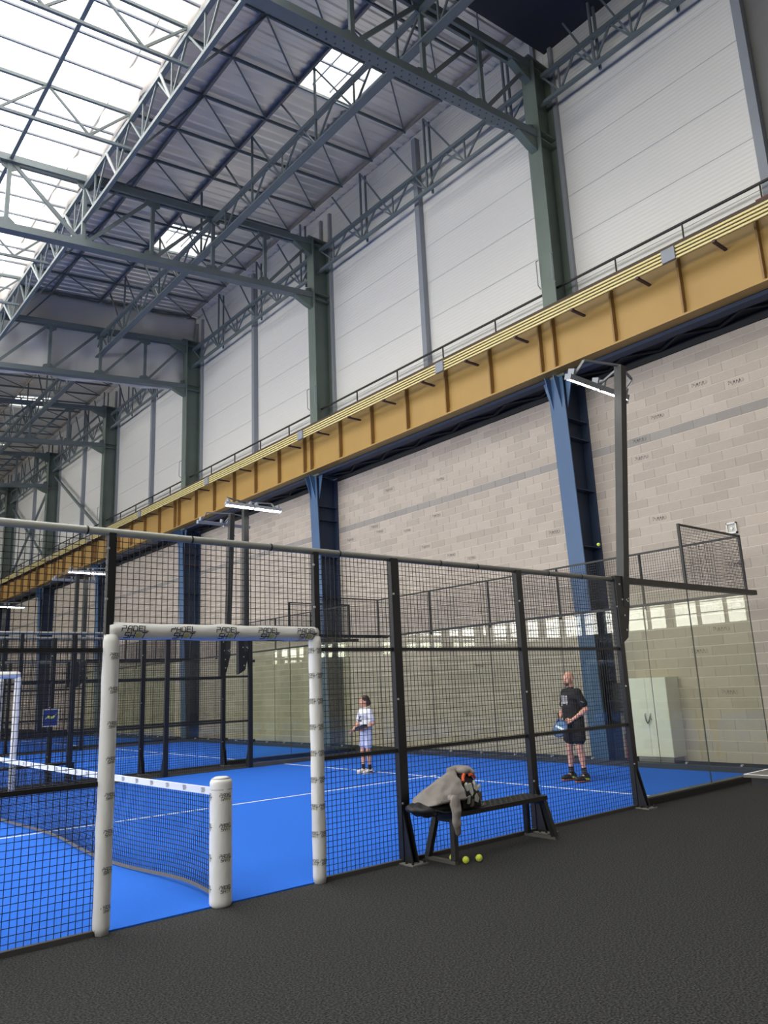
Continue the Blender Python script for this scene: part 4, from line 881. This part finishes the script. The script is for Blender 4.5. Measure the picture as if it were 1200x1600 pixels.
def person(name, label, loc, rz, H, arms, kit):
    s = H/1.78; V = lambda x, y, z: (x*s, y*s, z*s)
    t = thing(name, label, 'person', loc, None, rz)
    hw = kit.get('hip', 1.0); st = kit['stance']
    legs = []
    for sd, (fx, fy) in zip((1, -1), st):
        hip = V(0, sd*.095, .92); kn = V(fx*.5+.02, sd*.1*.4+fy*.6, .50); an = V(fx-.02, fy, .10)
        legs.append((sd, hip, kn, an))
    P = [('e', V(0, 0, 1.0), V(.105*hw, .15*hw, .12)), ('e', V(.0, 0, 1.2), V(.105*hw, .145*hw, .18)), ('e', V(0, 0, 1.36), V(.11, .17, .13)), ('c', V(-.01, .08, 1.43), V(-.01, -.08, 1.43), .07*s, .07*s),
         ('c', V(-.005, 0, 1.44), V(.012, 0, 1.60), .06*s, .054*s)]
    hz = 1.665; yw = R(kit.get('head_turn', 0)); cs, sn = math.cos(yw), math.sin(yw); hd = kit.get('head', 1.0)
    def HP(x, y, z): x *= hd; y *= hd; return V(.02+x*cs-y*sn, x*sn+y*cs, hz+z*hd)
    hr = lambda a: tuple(x*s*hd for x in a)
    P += [('e', HP(-.005, 0, .025), hr((.097, .077, .093)), (0, 0, yw)), ('e', HP(.028, 0, -.045), hr((.068, .058, .075)), (0, 0, yw)), ('e', HP(.055, 0, -.092), hr((.034, .036, .026)), (0, 0, yw)),
          ('c', HP(.088, 0, .005), HP(.106, 0, -.03), .010*s*hd, .014*s*hd), ('e', HP(.080, 0, .028), hr((.018, .052, .012)), (0, 0, yw)), ('e', HP(.082, 0, -.062), hr((.014, .025, .012)), (0, 0, yw)),
          ('e', HP(.05, .042, -.02), hr((.03, .022, .026)), (0, 0, yw)), ('e', HP(.05, -.042, -.02), hr((.03, .022, .026)), (0, 0, yw)),
          ('e', HP(-.005, .078, -.01), hr((.019, .009, .031)), (0, 0, yw)), ('e', HP(-.005, -.078, -.01), hr((.019, .009, .031)), (0, 0, yw))]
    for sd, hip, kn, an in legs:
        P += [('c', hip, kn, .082*s*hw, .055*s), ('e', (Vector(kn)*.68+Vector(an)*.32)+Vector((-.02*s, 0, 0)), V(.05, .048, .13)), ('c', kn, an, .05*s, .034*s), ('c', an, (an[0]+.1*s, an[1], .05*s), .034*s, .03*s)]
    for sd, (el, wr, fw, pn) in zip((1, -1), arms):
        sh = V(0, sd*.185, 1.435); el = V(*el); wr = V(*wr)
        P += [('c', sh, el, .054*s, .041*s), ('c', el, wr, .041*s, .026*s), ('e', (Vector(el)*.7+Vector(wr)*.3), V(.042, .042, .05))]
        hand(P, wr, fw, pn, sd, s)
    blob('body', P, kit.get('skin', SKIN), t, .0058, 3)
    # face
    EY = mat('eye_white', (225, 222, 216), .3); IR = mat('eye_dark', (44, 34, 30), .3)
    for sd in (1, -1):
        b = MB(); ellipsoid(b, HP(.077, sd*.03, .008), hr((.011, .014, .008)), n=10, m=6); e = b.build('eye', EY, t, True, local=True)
        b = MB(); ellipsoid(b, HP(.086, sd*.03, .008), hr((.004, .006, .006)), n=8, m=6); b.build('iris', IR, e, True, local=True)
        b = MB(); capsule(b, HP(.09, sd*.014, .031), HP(.08, sd*.05, .032), .006*s, .004*s, 8); b.build('eyebrow', kit['brow'], t, True, local=True)
    b = MB(); capsule(b, HP(.093, .022, -.064), HP(.093, -.022, -.064), .005*s, .005*s, 8); b.build('mouth', mat('lip_red', (170, 104, 96)), t, True, local=True)
    # shirt
    L_ = kit['shirt_len']; pad = kit.get('pad', .018)
    S = [('e', V(.0, 0, 1.36), V(.125+pad, .185+pad, .125)), ('e', V(kit.get('belly', 0), 0, 1.18), V(.125*hw+pad, .155*hw+pad, .2)), ('c', V(0, 0, L_+.08), V(0, 0, 1.12), (.13*hw+pad)*s, (.13*hw+pad)*s, 20, 1.22*hw**.2, (0, 1, 0)), ('c', V(-.01, .13, 1.432), V(-.01, -.13, 1.432), .073*s, .073*s), ('c', V(-.005, 0, 1.42), V(.004, 0, 1.49), .085*s, .066*s)]
    for sd, (el, wr, fw, pn) in zip((1, -1), arms):
        sh = Vector(V(0, sd*.185, 1.435)); e = Vector(V(*el)); S.append(('c', sh, sh+(e-sh)*.66, .072*s, .07*s))
    shirt = blob('shirt', S, kit['shirt'], t, .008, 4, .008*s, 9)
    # shorts
    zs = kit['shorts_z']
    Q = [('c', V(0, .05, .97), V(0, -.05, .97), .13*s*hw, .13*s*hw)]
    for sd, hip, kn, an in legs:
        h_ = Vector(hip); k_ = Vector(kn); f = (h_.z-zs*s)/(h_.z-k_.z); Q.append(('c', h_, h_+(k_-h_)*f, .112*s*hw, .108*s*hw))
    blob('shorts', Q, kit['shorts'], t, .008, 4, .008*s, 9)
    # socks and shoes
    for sd, hip, kn, an in legs:
        a = Vector(an); k_ = Vector(kn); d = (k_-a)
        blob('sock', [('c', a+Vector((0, 0, -.02*s)), a+d*kit['sock'], .042*s, .044*s)], kit['sockm'], t, .007, 2)
        if kit.get('bands'):
            for q in (.10, .16, .22): c_ = a+d*q; MB().cyl(c_-d*.006, c_+d*.006, .0475*s, 16, cap=True).build('sock_band', mat('sock_band_grey', (120, 120, 122)), t, True, local=True)
        fx = a.x; sh = blob('shoe', [('e', (fx+.06*s, a.y, .055*s), V(.145, .05, .045)), ('e', (fx-.02*s, a.y, .075*s), V(.065, .048, .06)), ('e', (fx+.13*s, a.y+.004, .045*s), V(.075, .052, .035)), ('b', (fx+.06*s, a.y, .028*s), V(.12, .04, .015))], kit['shoe'], t, .007, 4)
        so = blob('sole', [('e', (fx+.11*s, a.y, .014*s), V(.105, .056, .014)), ('e', (fx-.01*s, a.y, .014*s), V(.085, .048, .014))], kit['sole'][0], sh, .006, 2)
        b = MB()
        for q in range(4): b.cyl((fx+(.05+.02*q)*s, a.y-.03*s, (.105-.006*q)*s), (fx+(.05+.02*q)*s, a.y+.03*s, (.105-.006*q)*s), .004*s, 6)
        b.build('laces', kit['lace'], sh, local=True)
        b = MB(); b.prism([(fx-.06*s, a.y+.049*s, .04*s), (fx+.02*s, a.y+.053*s, .035*s), (fx+.06*s, a.y+.048*s, .075*s), (fx-.01*s, a.y+.05*s, .06*s)], (0, .003, 0)); b.build('shoe_patch', kit['sole'][1], sh, local=True)
    return t, V, HP, hr, s
# man in black ----------------------------------------------------------
arms = [((-.10, .255, 1.15), (.13, .15, .985), (.9, -.5, -.35), (.1, -.9, -.3)), ((.03, -.25, 1.14), (.22, -.10, .975), (.8, .45, -.4), (.1, .9, -.3))]
BLK = mat('shirt_black', (26, 26, 28), .85, 0, .15, 8); BSH = mat('shorts_black', (30, 30, 34), .8, 0, .15, 8)
t, V, HP, hr, s = person('person', 'bald person in black shirt and shorts holding a blue racket', (7.80, 2.22, .013), R(160), 1.78, arms,
    dict(stance=((.0, .17), (.04, -.17)), hip=1.08, head_turn=14, brow=mat('brow_brown', (110, 84, 70)), shirt=BLK, shirt_len=.86, pad=.018, belly=.025, shorts=BSH, shorts_z=.69, sock=.26, bands=True, sockm=mat('sock_black', (30, 30, 32), .9), shoe=mat('shoe_black', (30, 30, 33), .6, 0, .2, 30), sole=(mat('sole_orange', (226, 120, 84), .6, 0, .1), mat('shoe_lime', (206, 222, 70))), lace=mat('lace_grey', (90, 90, 94))))
blob('beard', [('e', HP(.068, 0, -.088), hr((.034, .04, .03))), ('e', HP(.09, 0, -.048), hr((.012, .03, .007)))], mat('beard_brown', (92, 70, 60), .9), t, .006, 2)
PR = mat('print_grey', (188, 186, 184), .8, 0, .2, 60)
def onchest(y0, y1, z0, z1, m, nm, xo=.0):
    b = MB(); n = 4; vs = []
    for j in range(2):
        for i in range(n+1):
            y = y0+(y1-y0)*i/n; z = z0+(z1-z0)*j; r = .150+.006; x = (math.sqrt(max(.0, 1-(y/.205)**2)))*(r if z > 1.27 else r+.016)
            vs.append((x*s+xo, y*s, z*s))
    b.add(vs, [(i, i+1, n+2+i, n+1+i) for i in range(n)]); o = b.build(nm, m, t, local=True); md = o.modifiers.new('th', 'SOLIDIFY'); md.thickness = .004; return o
for k, (z0, z1) in enumerate(((1.355, 1.395), (1.305, 1.345), (1.255, 1.295), (1.205, 1.245))):
    y = -.09
    while y < .09: wd = random.uniform(.018, .03); onchest(y, min(y+wd, .095), z0, z1, PR, 'shirt_print'); y += wd+.008
onchest(-.04, .05, 1.155, 1.20, mat('print_red', (214, 110, 92), .8, 0, .2, 60), 'shirt_print')
MB().tube([V(.06, .20, 1.515), V(.0, .13, 1.528), V(-.03, .07, 1.525)], .007, 6).build('shoulder_piping', WHITEPAINT, t, local=True)
MB().prism([V(-.055, .286, 1.285), V(-.03, .29, 1.262), V(.03, .286, 1.30), V(-.028, .292, 1.276)], (0, .006, 0)).build('sleeve_emblem', WHITEPAINT, t, local=True)
MB().cyl(V(.195, -.125, .99), V(.21, -.112, .985), .034, 14).build('wristband', BLK, t, True, local=True)
def racket(name, label, loc, rot, face, rim, lettering, size=1.0):
    t = thing(name, label, 'racket', loc); t.rotation_euler = rot; t.scale = (size,)*3
    o = MB(); n = 28; out = [(.13*math.sin(2*math.pi*k/n), .145*math.cos(2*math.pi*k/n)+.17) for k in range(n)]
    MB().prism([(x*.93, -.014, (z-.17)*.93+.17) for x, z in out], (0, .028, 0)).build('face', face, t, local=True)
    b = MB(); b.tube([(x, 0, z) for x, z in out+out[:1]], .02, 8); b.build('rim', rim, t, local=True)
    for sd in (-1, 1): MB().bar((sd*.07, 0, .06), (sd*.012, 0, -.04), .022, .03, up=(0, 1, 0)).build('throat', rim, t, local=True)
    MB().cyl((0, 0, -.03), (0, 0, -.16), .016, 10).build('grip', mat('grip_dark', (52, 54, 58), .8), t, local=True)
    for i in range(5):
        for j in range(5):
            x, z = -.066+.033*i, .10+.033*j
            if x*x/.0081+(z-.17)**2/.0095 < 1: put('hole', cached('rkhole', lambda: MB().cyl((0, -.0145, 0), (0, .0145, 0), .006, 8).mesh('hole', mat('hole_dark', (40, 44, 52)))), t, (x, 0, z))
    MB().prism([(-.08, -.0155, .09), (.05, -.0155, .25), (.075, -.0155, .22), (-.055, -.0155, .07)], (0, .031, 0)).build('stripe', lettering, t, local=True)
def wp(lp, loc, rz): return Vector(loc)+Matrix.Rotation(rz, 3, 'Z')@Vector(lp)
racket('padel_racket', 'blue and white padel racket held by the person in black', wp((.30, .03, .985), (7.8, 2.22, .013), R(160)), (R(-38), R(203), R(160-55)), mat('racket_blue', (64, 108, 150), .5, 0, .4, 40), mat('racket_rim_navy', (52, 74, 116), .4), mat('racket_white', (214, 224, 230), .4))
# boy in white ------------------------------------------------------------
arms = [((-.03, .265, 1.14), (.16, .13, 1.02), (.9, -.35, -.15), (.1, -.8, -.5)), ((.06, -.25, 1.13), (.24, -.20, 1.0), (.9, .2, -.1), (.1, .7, -.6))]
WHT = mat('kit_white', (226, 227, 236), .85, 0, .04, 8); WSH = mat('kit_white_lilac', (206, 210, 236), .85, 0, .04, 8)
t, V, HP, hr, s = person('person', 'young player in white kit with tied dark hair holding a racket', (6.66, 6.47, .013), R(176), 1.49, arms,
    dict(stance=((.02, .12), (.04, -.12)), hip=.9, head=1.1, head_turn=-18, brow=mat('brow_dark', (60, 44, 38)), shirt=WHT, shirt_len=.84, pad=.03, shorts=WSH, shorts_z=.66, sock=.24, sockm=mat('sock_black', (30, 30, 32)), shoe=mat('shoe_white', (214, 208, 202), .7, 0, .1, 30), sole=(mat('sole_white', (222, 218, 214), .7), mat('shoe_mark_black', (40, 40, 42))), lace=mat('lace_white', (230, 230, 230)),
         skin=mat('skin_warm', (212, 158, 132), .6, 0, .06, 20, spec=.3)))
HR = mat('hair_dark_brown', (66, 50, 44), .8, 0, .3, 60)
blob('hair', [('e', HP(-.022, 0, .05), hr((.097, .085, .085))), ('e', HP(-.07, 0, -.01), hr((.055, .075, .09))), ('e', HP(-.105, .0, -.035), hr((.05, .05, .06))), ('c', HP(.05, .05, .085), HP(.0, .078, .02), .016*s, .014*s), ('c', HP(.05, -.05, .085), HP(.0, -.078, .02), .016*s, .014*s)], HR, t, .007, 2, .008, 30)
EM = mat('emblem_dark', (66, 68, 80), .8)
fx = lambda y: (math.sqrt(1-(y/.215)**2))*.168
b = MB()
for ya, za, yb, zb in ((-.05, 1.33, 0, 1.28), (.05, 1.33, 0, 1.28), (0, 1.28, 0, 1.26), (-.03, 1.335, .03, 1.335)): b.bar(V(fx(ya), ya, za), V(fx(yb), yb, zb), .012, .008)
b.build('shirt_emblem', EM, t, local=True)
b = MB()
for y in (-.07, -.045, -.02, .01, .035, .06): b.bar(V(fx(y)+.004, y, 1.20), V(fx(y)+.002, y+random.uniform(-.008, .008), 1.235), .013, .008)
b.build('shirt_print', EM, t, local=True)
racket('padel_racket', 'dark padel racket held flat by the young player in white', wp((.24*.84, .0, .86), (6.66, 6.47, .013), R(176)), (R(72), R(0), R(176-178)), mat('racket_sand', (176, 150, 132), .5, 0, .2, 30), mat('racket_rim_black', (30, 30, 34), .4), mat('racket_dark', (60, 56, 58), .4), .8)
